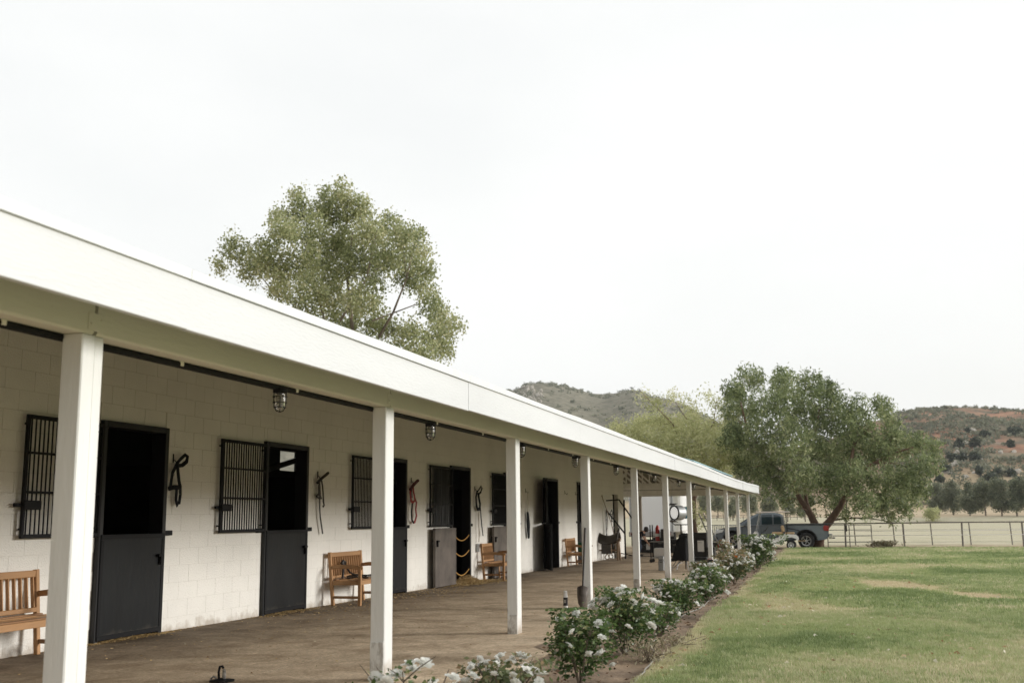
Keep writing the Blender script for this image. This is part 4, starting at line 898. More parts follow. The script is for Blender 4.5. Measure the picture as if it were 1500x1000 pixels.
# dead plant and seedlings
def clump(name, x, y, r_, h_, n_, mt, label, ls=.03, cat='plant'):
    P_ = np.stack([rng.normal(0, r_ * .45, n_), rng.normal(0, r_ * .45, n_), rng.random(n_) * h_], -1); a = unit(n_); a *= (ls * rng.uniform(.5, 1.4, n_))[:, None]; b_ = perp(a) * ls * .25
    t_ = thing(name, label, cat, (x, y, SL * y + .03)); quads('foliage' if cat == 'plant' else 'twigs', P_, a, b_, rng.random(n_), mt, t_)
    s_ = MB()
    for k in range(9):
        e = Vector((random.gauss(0, r_ * .5), random.gauss(0, r_ * .5), h_ * random.uniform(.5, 1))); s_.tube([(0, 0, 0), e * .5 + Vector((0, 0, h_ * .1)), e], [.004 + h_ * .01, .003 + h_ * .006, .002], 4)
    s_.build('stems', BARK, t_); return t_
DRYL = leafmat('withered_leaf', (.16, .14, .08), (.33, .29, .18), (.50, .44, .32), .3, .6)
clump('withered_plant', -1.80, 10.6, .30, .20, 260, DRYL, 'pale withered plant sprawled at the lawn edge in front of the near roses', .035)
clump('withered_plant', -1.72, 11.9, .3, .12, 160, DRYL, 'second low patch of withered leaves beside the grey hose', .03)
clump('seedling', -2.75, 9.3, .06, .08, 26, ROSEL, 'small green seedling on the paving edge left of the dark rose bush', .018)
clump('brush_pile', 2.45, 59.3, .75, .32, 420, mat('dry_brush', (.16, .14, .08), .9), 'heap of cut brush lying before the paddock fence', .12, 'brush')

# fallen leaves on the lawn
n_ = 2400; y = 9 + 46 * rng.random(n_) ** 1.5; x = edge(y) + rng.random(n_) * (3 + y * .32); P_ = np.stack([x, y, SL * y + .065], -1); a = unit(n_); a[:, 2] *= .35; a *= rng.uniform(.012, .038, n_)[:, None] * (1 + y / 60)[:, None]; b_ = perp(a) * np.linalg.norm(a, axis=1, keepdims=True) * .6
FALL = leafmat('fallen_leaf', (.30, .13, .05), (.50, .42, .26), (.72, .68, .56), .1, .7)
o = quads('fallen_leaves', P_, a, b_, rng.random(n_), FALL, kind='stuff'); tag(o, 'dry leaves scattered over the lawn', 'leaves', kind='stuff')
n_ = 2600; y = 6 + 34 * rng.random(n_); x = -3.1 + rng.random(n_) * (edge(y) + 3.2); P_ = np.stack([x, y, SL * y + .036 + rng.random(n_) * .012], -1); a = unit(n_); a[:, 2] *= .3; a *= rng.uniform(.012, .035, n_)[:, None]; b_ = perp(a) * np.linalg.norm(a, axis=1, keepdims=True) * .5
o = quads('bed_litter', P_, a, b_, rng.random(n_) * .8, leafmat('mulch', (.10, .06, .035), (.24, .15, .09), (.42, .33, .22), .05, .8), kind='stuff'); tag(o, 'brown mulch and leaf litter covering the rose bed soil', 'mulch', kind='stuff')
n_ = 500; y = 7 + 30 * rng.random(n_); x = -8 + rng.random(n_) * 5; P_ = np.stack([x, y, SL * y + .022], -1); a = unit(n_); a[:, 2] *= .2; a *= rng.uniform(.006, .018, n_)[:, None]; b_ = perp(a) * np.linalg.norm(a, axis=1, keepdims=True) * .5
o = quads('paving_litter', P_, a, b_, rng.random(n_), FALL, kind='stuff'); tag(o, 'tiny leaves and crumbs on the paving', 'litter', kind='stuff')

# ------------------------------------------------------------------ saddle rack, frame with tack
sy = 40.0; sg_ = g(sy) + .018
t_ = thing('saddle_stand', 'wooden sawhorse saddle stand near the far end of the wall', 'stand', (-8.2, sy, sg_))
for (xa, ya) in ((-.42, -.25), (-.42, .25), (.42, -.25), (.42, .25)): s_ = MB(); s_.bar((xa, ya, 0), (xa * .95, ya * .35, .72), .07, .09, b=.005); s_.build('leg', TANL, t_)
s_ = MB(); s_.bar((-.5, 0, .76), (.5, 0, .76), .12, .12, b=.01); s_.build('rail', TANL, t_); s_ = MB(); s_.bar((-.4, -.2, .38), (.4, -.2, .38), .03, .05); s_.bar((-.4, .2, .38), (.4, .2, .38), .03, .05); s_.build('cross_rail', TANL, t_)
t_ = thing('saddle', 'dark brown western saddle resting on the wooden stand', 'saddle', (-8.2, sy, sg_ + .80))
s_ = MB(); vs = []; fs = []; NX, NY = 14, 12
for i in range(NX + 1):
    u = i / NX; xx = -.46 + .92 * u; dip = .20 * (abs(u - .52) * 2) ** 1.8; hw = .30 + .05 * math.sin(u * 3.14)
    for j in range(NY + 1):
        v_ = j / NY * 2 - 1; yy = hw * math.sin(v_ * 1.45); zz = .07 + dip - .36 * (1 - math.cos(v_ * 1.4)) ; vs.append((xx, yy, zz))
for i in range(NX):
    for j in range(NY): q = i * (NY + 1) + j; fs.append((q, q + 1, q + NY + 2, q + NY + 1))
s_.add(vs, fs); o = s_.build('seat', LEATHB, t_, smooth=True); md = o.modifiers.new('s', 'SOLIDIFY'); md.thickness = .05
s_ = MB(); s_.tube([(-.46, 0, .25), (-.52, 0, .34)], [.09, .12], 10); s_.build('cantle', LEATHB, t_, smooth=True); s_ = MB(); s_.tube([(.40, 0, .25), (.45, 0, .36), (.43, 0, .40)], [.06, .035, .05], 10); s_.build('horn', LEATHB, t_, smooth=True)
for sg in (-1, 1):
    s_ = MB(); s_.box((0, sg * .33, -.34), (.34, .03, .42), rot=(sg * .1, 0, 0), b=.012); s_.build('fender', LEATHB, t_)
    s_ = MB(); s_.tube([(0.03, sg * .36, -.54), (-.04, sg * .36, -.68), (.0, sg * .36, -.74), (.1, sg * .36, -.74), (.12, sg * .36, -.66), (.06, sg * .36, -.54)], .022, 6); s_.build('stirrup', TANL, t_)
    s_ = MB(); s_.tube([(.2, sg * .34, -.12), (.21, sg * .34, -.5), (.2, sg * .3, -.62)], .014, 5); s_.build('cinch_strap', TANL, t_)
t_ = thing('steel_rack', 'black square tube rack with slanting arms behind the saddle', 'rack', (-8.45, 41.2, g(41) + .018))
def rb(p, q, w_=.05): s_ = MB(); s_.bar(p, q, w_, w_, b=.005); return s_
rb((.62, .4, 0), (.62, .4, 2.28), .06).build('upright', IRON, t_); rb((-.1, .0, 0), (-.1, .0, .9), .045).build('upright', IRON, t_)
rb((-.30, 0, 2.24), (.50, 0, 2.28)).build('top_bar', IRON, t_); rb((-.30, 0, 2.24), (.72, -.2, 1.0)).build('arm', IRON, t_); rb((.50, 0, 2.28), (1.12, -.1, 1.40)).build('arm', IRON, t_); rb((1.12, -.1, 1.40), (1.15, -.1, .55)).build('arm', IRON, t_); rb((.1, .1, .3), (1.2, 0, .1), .035).build('foot_bar', IRON, t_)
s_ = MB(); s_.box((1.05, -.1, .75), (.16, .12, .5), b=.02); s_.build('winch', IRON, t_)
for i, (dx, ln, mt_) in enumerate(((-.22, 1.0, LEATHER), (-.12, .7, NAVY), (.0, 1.15, LEATHER), (.22, .5, LEATHER), (1.12, .8, NAVY))):
    t_ = thing('bridle', ['leather bridle at the left end of the black rack', 'short black bridle second from the left on the black rack', 'long leather reins third from the left on the black rack', 'short strap hanging in the middle of the black rack', 'black bridle on the right arm of the black rack'][i], 'bridle', (-8.45 + dx, 41.1, g(41) + (2.2 if i < 4 else 1.5) - .28 * (i < 4)))
    strap(t_, [(0, 0, 0), (.04, -.05, -.25 * ln), (.02, -.05, -.6 * ln), (-.03, -.05, -ln)], .022, mt_); strap(t_, [(0, 0, 0), (-.05, -.05, -.3 * ln), (-.01, -.05, -.7 * ln), (.04, -.05, -.95 * ln)], .018, mt_); strap(t_, [(-.06, -.05, -.35 * ln), (.05, -.05, -.33 * ln)], .02, mt_)
t_ = thing('pole', 'thin pale pole leaning on the wall above the saddle', 'pole', (-8.4, 40.2, g(40))); s_ = MB(); s_.tube([(-.03, 0, 2.45), (.3, .1, 1.4), (.55, .2, .1)], .014, 6); s_.build('shaft', TANL, t_)

# ------------------------------------------------------------------ person crouching
def skin_body(name, verts, edges, radii, mt, parent, root=0, sub=2, cut=None):
    me = bpy.data.meshes.new(name); me.from_pydata(verts, edges, []); o = bpy.data.objects.new(name, me); C.objects.link(o)
    md = o.modifiers.new('skin', 'SKIN'); md.use_smooth_shade = True
    for i, r_ in enumerate(radii):
        sv = me.skin_vertices[0].data[i]; sv.radius = r_ if isinstance(r_, tuple) else (r_, r_); sv.use_root = (i == root)
    s2 = o.modifiers.new('sub', 'SUBSURF'); s2.levels = sub; s2.render_levels = sub
    dg = bpy.context.evaluated_depsgraph_get(); ev = bpy.data.meshes.new_from_object(o.evaluated_get(dg)); ev.name = name; ev.materials.clear(); ev.materials.append(mt)
    C.objects.unlink(o); bpy.data.objects.remove(o); o = link_mesh(name, ev, parent); return o
per = thing('person', 'dark haired person in black t-shirt and jeans bending down beside the fifth post', 'person', (-8.05, 45.6, g(45.6) + .018))
# bending forward toward +x ; units metres
Vb = [(0, 0, .66), (.05, 0, .80), (.16, 0, .93), (.26, 0, 1.01), (.33, 0, 1.04), (.41, 0, 1.08),  # 0 pelvis..5 head
      (.0, -.10, .62), (.13, -.12, .38), (-.03, -.12, .09), (.10, -.13, .04),   # 6-9 right leg
      (.0, .10, .62), (.13, .12, .38), (-.03, .12, .09), (.10, .13, .04),     # 10-13
      (.24, -.17, .98), (.33, -.22, .74), (.48, -.20, .55), (.54, -.19, .50),   # 14-17 arm
      (.24, .17, .98), (.30, .22, .74), (.40, .16, .56), (.44, .14, .50)]
Eb = [(0, 1), (1, 2), (2, 3), (3, 4), (4, 5), (0, 6), (6, 7), (7, 8), (8, 9), (0, 10), (10, 11), (11, 12), (12, 13), (3, 14), (14, 15), (15, 16), (16, 17), (3, 18), (18, 19), (19, 20), (20, 21)]
Rb = [(.13, .10), (.12, .095), (.13, .10), (.10, .09), .055, .085, .085, .06, .042, .04, .085, .06, .042, .04, .055, .040, .028, .03, .055, .040, .028, .03]
skin_body('body', Vb, Eb, Rb, SKIN, per)
Vc = Vb[:4] + [Vb[14], Vb[15], Vb[18], Vb[19]]; skin_body('t_shirt', [Vb[0], Vb[1], Vb[2], Vb[3], Vb[14], (.31, -.21, .80), Vb[18], (.285, .21, .80)], [(0, 1), (1, 2), (2, 3), (3, 4), (4, 5), (3, 6), (6, 7)], [(.145, .12), (.14, .115), (.15, .12), (.12, .11), .075, .062, .075, .062], CLOTHK, per)
skin_body('jeans', [Vb[0], Vb[6], Vb[7], Vb[8], Vb[10], Vb[11], Vb[12]], [(0, 1), (1, 2), (2, 3), (0, 4), (4, 5), (5, 6)], [(.145, .115), .10, .075, .06, .10, .075, .06], DENIM, per)
s_ = MB(); s_.lathe([(.001, .13), (.06, .12), (.098, .07), (.108, .01), (.10, -.05), (.07, -.09)], n=14, c=(.395, 0, 1.10)); s_.build('hair', mat('black_hair', (.012, .009, .007), .6, bump=.5, bs=80), per, smooth=True)
for sg in (-1, 1):
    s_ = MB(); s_.box((.09, sg * .13, .035), (.26, .095, .07), b=.03); s_.build('shoe', LEATHER, per)
    bx_, by_, bz_ = (.54, -.19, .50) if sg < 0 else (.44, .14, .50)
    for q in range(5):
        oy = (q - 2) * .016; L_ = (.045, .065, .07, .065, .05)[q]; s_ = MB(); s_.tube([(bx_, by_ + oy, bz_ - .02), (bx_ + .03, by_ + oy * 1.2, bz_ - .02 - L_ * .6), (bx_ + .025, by_ + oy * 1.2, bz_ - .03 - L_)], [.0095, .008, .006], 6); s_.build('finger', SKIN, per, smooth=True)
s_ = MB(); s_.box((.505, 0, 1.07), (.03, .022, .03), b=.008); s_.build('nose', SKIN, per)

# ------------------------------------------------------------------ film equipment
LENS = mat('lamp_lens', (.86, .87, .86), .7, spec=.2); LENS.node_tree.nodes['Principled BSDF'].inputs['Emission Color'].default_value = (1, .98, .94, 1); LENS.node_tree.nodes['Principled BSDF'].inputs['Emission Strength'].default_value = .3
fy = 32.0; fg = g(fy) + .018
t_ = thing('film_lamp', 'large film lamp with round white lens on a black stand under the far porch', 'lamp', (-4.33, fy, fg))
t_.scale = (.92,) * 3
Mh = Matrix.Translation((0, 0, 1.80)) @ Matrix.Rotation(R(-40), 4, 'Z')      # lens axis local -y
s_ = MB(); s_.lathe([(.20, -.26), (.235, -.25), (.235, .02), (.20, .10), (.17, .12)], n=24, axis='y', M=Mh); s_.build('housing', GALV, t_, smooth=True)
s_ = MB(); s_.lathe([(.001, -.275), (.12, -.272), (.195, -.262)], n=24, axis='y', M=Mh); s_.build('lens', LENS, t_, smooth=True)
s_ = MB(); s_.lathe([(.20, -.285), (.235, -.285), (.24, -.26), (.20, -.262)], n=24, axis='y', M=Mh, cap=False); s_.build('lens_ring', PLASTK, t_, smooth=True)
s_ = MB(); s_.box((0, .24, .0), (.34, .24, .38), b=.02, M=Mh); s_.build('lamp_house', mat('sky_blue_paint', (.05, .33, .48), .4), t_); s_ = MB(); s_.box((0, .24, .01), (.345, .08, .2), b=.01, M=Mh); s_.build('side_panel', CARTW, t_)
for k in (-1, 1): s_ = MB(); s_.box((0, -.33, k * .27), (.34, .14, .012), rot=(k * .35, 0, 0), M=Mh); s_.build('barn_door', PLASTK, t_)
s_ = MB(); s_.tube([(-.29, 0, 1.8), (-.29, 0, 1.5), (-.2, 0, 1.42), (.2, 0, 1.42), (.29, 0, 1.5), (.29, 0, 1.8)], .016, 8); s_.build('yoke', IRON, t_)
s_ = MB(); s_.tube([(0, 0, .25), (0, 0, 1.42)], .022, 8); s_.tube([(0, 0, 1.05), (0, 0, 1.12)], .035, 8); s_.build('stand_column', IRON, t_)
for a in (.3, 2.4, 4.5):
    s_ = MB(); s_.tube([(0, 0, .55), (.55 * math.cos(a), .55 * math.sin(a), .02)], .014, 6); s_.tube([(0, 0, .22), (.35 * math.cos(a), .35 * math.sin(a), .20)], .010, 6); s_.build('leg', GALV, t_)
t_ = thing('cloth_cover', 'black cloth cover draped over a light stand below the film lamp', 'cover', (-4.18, fy - .35, fg))
s_ = MB(); vs = []; fs = []; n_ = 20
for j, (z, r_) in enumerate(((1.05, .05), (1.0, .14), (.92, .13), (.84, .20), (.6, .24), (.35, .29), (.27, .30))):
    for k in range(n_): a = k * 6.283 / n_; rr = r_ * (1 + .14 * math.sin(a * 5 + j * .4)); vs.append((rr * math.cos(a) * 1.1 - .03 * j * .5, rr * math.sin(a) * .7, z + .02 * math.sin(a * 3)))
for j in range(6):
    for k in range(n_): fs.append((j * n_ + k, j * n_ + (k + 1) % n_, (j + 1) * n_ + (k + 1) % n_, (j + 1) * n_ + k))
fs.append(tuple(range(n_))); s_.add(vs, fs); s_.build('cloth', CLOTHK, t_, smooth=True)
s_ = MB(); s_.tube([(0, 0, 0.02), (0, 0, 1.02)], .016, 6); s_.build('stand_column', IRON, t_)
for a in (.1, 1.7, 3.3, 5.0): s_ = MB(); s_.tube([(0, 0, .38), (.42 * math.cos(a), .42 * math.sin(a), .015)], .013, 6); s_.build('leg', CARTW if a < 1 else GALV, t_)
def case(name, label, loc, d, mt=PLASTK, rz_=0, cat='case', stripe=None):
    t_ = thing(name, label, cat, loc, rz_); s_ = MB(); s_.box((0, 0, d[2] * .36), (d[0], d[1], d[2] * .72), b=.02); s_.build('box', mt, t_); s_ = MB(); s_.box((0, 0, d[2] * .86), (d[0] * 1.01, d[1] * 1.01, d[2] * .27), b=.02); s_.build('lid', mt, t_)
    s_ = MB(); s_.tube([(-d[0] * .15, -d[1] / 2 - .01, d[2] * .6), (-d[0] * .13, -d[1] / 2 - .04, d[2] * .6), (d[0] * .13, -d[1] / 2 - .04, d[2] * .6), (d[0] * .15, -d[1] / 2 - .01, d[2] * .6)], .012, 6); s_.build('handle', STEEL if mt is PLASTK else PLASTK, t_)
    if stripe: s_ = MB(); s_.box((stripe[0], -d[1] / 2 - .004, d[2] * .45), (stripe[1], .006, d[2] * .45)); s_.build('sticker', stripe[2], t_)
    return t_
case('equipment_box', 'small grey metal box on the paving left of the sixth post', (-4.82, 31.2, fg), (.17, .2, .42), GALV, cat='box')
case('equipment_case', 'low black case with a pale speckled panel behind the eighth post', (-3.95, 33.4, g(33) + .018), (.42, .32, .32), stripe=(-.03, .17, mat('speckled_panel', (.5, .5, .42), .6, col2=(.05, .05, .04), vs=40)), cat='case')
t_ = thing('sandbag', 'black sandbag lying over the low case beside the eighth post', 'sandbag', (-3.62, 33.0, g(33) + .16)); s_ = MB(); s_.tube([(-.2, 0, .0), (-.12, 0, .03), (0, 0, .04), (.12, 0, .03), (.22, 0, 0)], [.03, .08, .085, .08, .04], 10); s_.build('bag', CLOTHK, t_, smooth=True); s_ = MB(); s_.tube([(-.08, 0, .1), (0, 0, .16), (.08, 0, .1)], .01, 6); s_.build('handle', REDP, t_)
t_ = thing('pale_pole', 'white pole lying slanted across the paving by the low black case', 'pole', (-3.98, 32.2, g(32) + .018)); s_ = MB(); s_.tube([(-.30, 0, .34), (.42, -.3, .05)], .018, 8); s_.build('shaft', CARTW, t_)
cy = 44.0; cg = g(cy) + .018
case('equipment_case', 'tall black equipment case with a white label before the ladder', (-5.20, cy, cg), (.62, .5, .98), stripe=(.05, .26, CARTW))
case('equipment_case', 'lower black case right of the tall one', (-4.75, cy - .2, cg), (.34, .4, .4))
t_ = thing('step_ladder', 'pale aluminium step ladder leaning behind the black cases', 'ladder', (-5.0, 45.2, g(45) + .018))
for dx in (0, .3): s_ = MB(); s_.bar((-.35 + dx * .6, 0, 1.75), (.35 + dx, 0, .0), .03, .05); s_.build('side_rail', GALV, t_)
for k in range(5): u = .12 + k * .18; s_ = MB(); s_.bar((-.35 + .7 * u, 0, 1.75 * (1 - u)), (-.35 + .7 * u + .18 + .12 * u, 0, 1.75 * (1 - u)), .03, .03); s_.build('rung', GALV, t_)
for i in range(3):
    case('equipment_case', ['black road case under the truck tailgate, left of three', 'black road case under the truck tailgate, middle of three', 'black road case under the truck tailgate, right of three'][i], (-8.55 + .72 * i, 51.0 - .2 * i, g(51) + .018), (.68, .5, .62 + .1 * (i == 1)), stripe=(.1, .2, CARTW) if i != 1 else None)
t_ = thing('equipment_cart', 'black equipment cart with a red cylinder between the sixth and seventh posts', 'cart', (-5.9, 38, g(38) + .018))
for dx in (-.3, .3):
    for dy in (-.25, .25): s_ = MB(); s_.bar((dx, dy, .12), (dx, dy, 1.3 if dx < 0 else 1.0), .035, .035); s_.build('frame_post', IRON, t_); s_ = MB(); s_.lathe([(.02, -.02), (.06, -.018), (.06, .018), (.02, .02)], n=12, axis='y', c=(dx, dy, .06)); s_.build('wheel', RUBBER, t_)
for z in (.16, .72): s_ = MB(); s_.box((0, 0, z), (.66, .56, .03), b=.005); s_.build('shelf', GALV, t_)
s_ = MB(); s_.lathe([(.07, .74), (.075, .76), (.075, 1.2), (.04, 1.26), (.02, 1.3)], n=14, c=(-.08, 0, 0)); s_.build('cylinder', REDP, t_, smooth=True); s_ = MB(); s_.lathe([(.078, .90), (.078, 1.0)], n=14, c=(-.08, 0, 0)); s_.build('label_band', CARTW, t_)
s_ = MB(); s_.box((.14, 0, .95), (.18, .3, .42), b=.02); s_.build('pack', PLASTK, t_); s_ = MB(); s_.box((0, 0, .35), (.4, .4, .3), b=.03); s_.build('bucket', CARTW, t_)
t_ = thing('red_generator', 'red and black generator on the paving behind the ninth post', 'generator', (-5.35, 50.5, g(50) + .018)); s_ = MB(); s_.box((0, 0, .28), (.42, .34, .38), b=.05); s_.build('engine', PLASTK, t_); s_ = MB(); s_.box((.27, 0, .30), (.22, .3, .34), b=.05); s_.build('tank', REDP, t_); s_ = MB(); s_.tube([(-.25, -.18, 0.02), (-.25, -.18, .52), (.38, -.18, .52), (.38, -.18, .02)], .018, 6); s_.tube([(-.25, .18, 0.02), (-.25, .18, .52), (.38, .18, .52), (.38, .18, .02)], .018, 6); s_.build('frame', IRON, t_)
t_ = thing('gas_bottle', 'squat white gas bottle left of the tenth post', 'gas bottle', (-4.55, 49.5, g(50) + .018)); s_ = MB(); s_.lathe([(.13, 0), (.15, .03), (.20, .08), (.21, .22), (.18, .33), (.08, .38), (.04, .39)], n=18); s_.build('tank', CARTW, t_, smooth=True); s_ = MB(); s_.tube([(.09 * math.cos(a), .09 * math.sin(a), .45) for a in np.linspace(0, 5, 12)], .012, 6); s_.tube([(.09, 0, .38), (.09, 0, .45)], .012, 5); s_.build('collar', CARTW, t_)
t_ = thing('hose_end', 'short white bent pipe lying by the fifth post', 'pipe', (-3.7, 23.6, g(23.6) + .02)); s_ = MB(); s_.tube([(-.12, 0, .02), (.02, 0, .03), (.05, 0, .10), (.09, 0, .12)], .018, 8); s_.build('pipe', CARTW, t_)
t_ = thing('power_cable', 'black cable looping down from the cloth cover to the paving', 'cable', (-4.1, 31.5, fg)); s_ = MB(); s_.tube([(.05, 0, .9), (.18, 0, .6), (.15, 0, .3), (.22, 0, .08), (.45, -.1, .012), (.9, .1, .012), (1.2, .8, .012)], .011, 6); s_.build('cable', PLASTK, t_)
t_ = thing('power_cable', 'black cable running flat across the paving behind the person', 'cable', (-8.0, 44.5, g(44.5) + .018)); s_ = MB(); s_.tube([(0, 0, .012), (.6, .3, .012), (1.4, .2, .012), (2.2, .5, .012), (3, .4, .012)], .02, 6); s_.build('cable', PLASTK, t_)

# box truck beyond the breezeway
BTW = mat('white_truck_body', (.84, .85, .85), .4, var=.04, vs=2)
t_ = thing('box_truck', 'white box truck with grey tail lift parked beyond the open bay', 'truck', (-9.7, 59.5, -.37))
s_ = MB(); s_.box((0, 3.2, 2.25), (2.5, 6.2, 2.7), b=.04); s_.build('cargo_box', BTW, t_); s_ = MB(); s_.box((0, .08, 2.2), (2.2, .03, 2.4), b=.01); s_.build('rear_door', mat('truck_door_white', (.80, .81, .82), .45), t_)
for xx in (-1.17, 1.17): s_ = MB(); s_.box((xx, .07, 2.2), (.09, .05, 2.6), b=.01); s_.build('door_frame', GALV, t_)
s_ = MB(); s_.box((0, -.12, .82), (2.45, .35, .28), b=.02); s_.build('tail_lift', mat('worn_grey_metal', (.35, .34, .33), .5, metal=.3, var=.3, vs=5), t_)
for xx in (-1.0, 1.0):
    s_ = MB(); s_.box((xx, -.31, .82), (.2, .02, .1), b=.005); s_.build('tail_light', REDP, t_)
    s_ = MB(); s_.lathe([(.12, -.14), (.42, -.14), (.44, -.1), (.44, .1), (.42, .14), (.12, .14)], n=20, axis='x', c=(xx, 1.3, .44)); s_.build('wheel', RUBBER, t_, smooth=True)
s_ = MB(); s_.box((0, 7.3, 1.4), (2.1, 1.9, 1.8), b=.15); s_.build('cab', BTW, t_); s_ = MB(); s_.box((0, 3.5, .75), (.9, 7.5, .2)); s_.build('chassis', IRON, t_)

# ------------------------------------------------------------------ pickup truck
def wheel(t_, x, y, z, r_, wd, side, spokes=6, hub=STEEL):
    s_ = MB(); s_.lathe([(r_ * .62, -wd / 2), (r_ * .93, -wd / 2), (r_, -wd * .36), (r_, wd * .36), (r_ * .93, wd / 2), (r_ * .62, wd / 2)], n=28, axis='y', c=(x, y, z), cap=False); o = s_.build('wheel', RUBBER, t_, smooth=True)
    s_ = MB(); yo = y + side * wd * .42; s_.lathe([(r_ * .52, -.02), (r_ * .62, -.03), (r_ * .62, .03), (r_ * .54, .02), (r_ * .52, -.02)], n=24, axis='y', c=(x, yo, z), cap=False); s_.lathe([(.001, -.025), (r_ * .16, -.025), (r_ * .16, .025), (.001, .025)], n=12, axis='y', c=(x, yo, z))
    for k in range(spokes):
        a = k * 6.283 / spokes + .3; s_.bar((x + r_ * .1 * math.cos(a), yo, z + r_ * .1 * math.sin(a)), (x + r_ * .56 * math.cos(a), yo, z + r_ * .56 * math.sin(a)), r_ * .22, .03)
    s_.build('rim', hub, o); s_ = MB(); s_.lathe([(.001, -.01), (r_ * .5, -.01), (r_ * .5, .01), (.001, .01)], n=20, axis='y', c=(x, y + side * wd * .2, z)); s_.build('brake_disc', IRON, o)
pk = thing('pickup_truck', 'dark grey blue crew cab pickup truck parked side-on beyond the porch end', 'pickup truck', (-3.16, 59.95, -.375)); pk.scale = (1.03,) * 3
# x: -2.9 front .. 2.9 rear ; y -1..1 (near side -1)
XFw, XRw, RW = -1.98, 1.72, .42
def arc(cx, r_, z0, n_=12): return [(cx + r_ * math.cos(a), RW + r_ * math.sin(a)) for a in np.linspace(math.pi - math.asin(min(1, max(-1, (z0 - RW) / r_))) , math.asin(min(1, max(-1, (z0 - RW) / r_))), n_)]
zl = .42; body = [(-2.86, .50), (-2.80, .42)] + arc(XFw, .54, zl) + arc(XRw, .54, zl) + [(2.72, .48), (2.84, .62), (2.86, 1.16), (2.80, 1.21), (.98, 1.22), (-.95, 1.20), (-1.35, 1.19), (-2.35, 1.10), (-2.70, 1.02), (-2.86, .86)]
s_ = MB(); n_ = len(body)
rowsY = [(-.96, 0.), (-1.0, .0), (1.0, .0), (.96, 0.)]
def inset(p, k): cx, cz = 0, .85; return (cx + (p[0] - cx) * (1 - k * .012), cz + (p[1] - cz) * (1 - k * .05))
vs = []
for yy, kk in ((-.93, 1), (-.99, 0), (-1.0, 0), (1.0, 0), (.99, 0), (.93, 1)): vs += [(inset(p, kk)[0], yy, inset(p, kk)[1]) for p in body]
order = [0, 1, 2, 3, 4, 5]; fs = []
for r_ in range(5):
    for i in range(n_): j = (i + 1) % n_; fs.append((r_ * n_ + i, r_ * n_ + j, (r_ + 1) * n_ + j, (r_ + 1) * n_ + i))
fs.append(tuple(range(n_))[::-1]); fs.append(tuple(5 * n_ + i for i in range(n_))); s_.add(vs, fs); s_.build('body', BLUEG, pk, smooth=True)
CS = -.42; cab = [(x_ + CS, z_) for x_, z_ in [(-1.32, 1.19), (-.48, 1.72), (-.25, 1.83), (.55, 1.86), (.86, 1.80), (1.02, 1.66), (1.08, 1.20)]]
s_ = MB(); vs = [(x_, yy * (1 - .16 * (z_ - 1.19) / .67), z_) for yy in (-.95, .95) for x_, z_ in cab]; n_ = len(cab)
s_.add(vs, [(i, (i + 1) % n_, n_ + (i + 1) % n_, n_ + i) for i in range(n_)] + [tuple(range(n_))[::-1], tuple(range(n_, 2 * n_))]); s_.build('cab', BLUEG, pk, smooth=True)
def sidewin(poly):
    poly = [(x_ + CS, z_) for x_, z_ in poly]
    for sg in (-1, 1):
        s_ = MB(); vs = [(x_, sg * (.962 * (1 - .16 * (z_ - 1.19) / .67) + .0), z_) for x_, z_ in poly] + [(x_, sg * (.935 * (1 - .16 * (z_ - 1.19) / .67)), z_) for x_, z_ in poly]; n_ = len(poly)
        s_.add(vs, [tuple(range(n_)), tuple(range(n_, 2 * n_))[::-1]] + [(i, (i + 1) % n_, n_ + (i + 1) % n_, n_ + i) for i in range(n_)]); s_.build('window', CARG, pk)
sidewin([(-1.02, 1.25), (-.46, 1.62), (-.22, 1.74), (-.14, 1.76), (-.14, 1.25)]); sidewin([(-.06, 1.25), (-.06, 1.76), (.48, 1.77), (.48, 1.25)]); sidewin([(.56, 1.26), (.56, 1.76), (.78, 1.73), (.92, 1.62), (.95, 1.26)])
s_ = MB((-CS, 0, 0)); s_.add([(-1.30, -.88, 1.22), (-.50, -.80, 1.71), (-.50, .80, 1.71), (-1.30, .88, 1.22), (-1.34, -.88, 1.24), (-.52, -.80, 1.735), (-.52, .80, 1.735), (-1.34, .88, 1.24)], [(0, 1, 2, 3), (7, 6, 5, 4), (0, 4, 5, 1), (2, 6, 7, 3), (1, 5, 6, 2), (3, 7, 4, 0)]); s_.build('windscreen', CARG, pk)
for x_ in (XFw, XRw):
    for sg in (-1, 1):
        wheel(pk, x_, sg * .86, RW - .01, .41, .27, sg)
        s_ = MB(); A_ = [(x_ + .55 * math.cos(a), sg * 1.012, RW + .55 * math.sin(a)) for a in np.linspace(.05, math.pi - .05, 16)]; s_.tube(A_, .028, 6); s_.build('wheel_arch', PLASTK, pk, smooth=True)
for sg in (-1, 1):
    s_ = MB(); s_.ext([(2.62, .93), (2.86, .90), (2.875, 1.15), (2.66, 1.19), (2.58, 1.08)], sg * .985 - .03, sg * .985 + .03); s_.build('tail_light', mat('tail_light_red', (.30, .02, .015), .3), pk)
    s_ = MB(); s_.ext([(-2.88, .80), (-2.50, .88), (-2.42, 1.03), (-2.72, 1.0), (-2.86, .92)], sg * .975 - .035, sg * .975 + .035); s_.build('headlight', mat('headlight_clear', (.6, .62, .62), .1), pk)
    s_ = MB(); s_.box((-1.34, sg * 1.10, 1.27), (.14, .20, .18), b=.03); s_.build('mirror', BLUEG, pk)
    for xx in (-.40, .36): s_ = MB(); s_.box((xx, sg * 1.012, 1.02), (.16, .025, .035), b=.008); s_.build('door_handle', BLUEG, pk)
    for xx in (-1.48, -.52, .56): s_ = MB(); s_.box((xx, sg * 1.0005, .80), (.012, .003, .72)); s_.build('door_gap', IRON, pk)
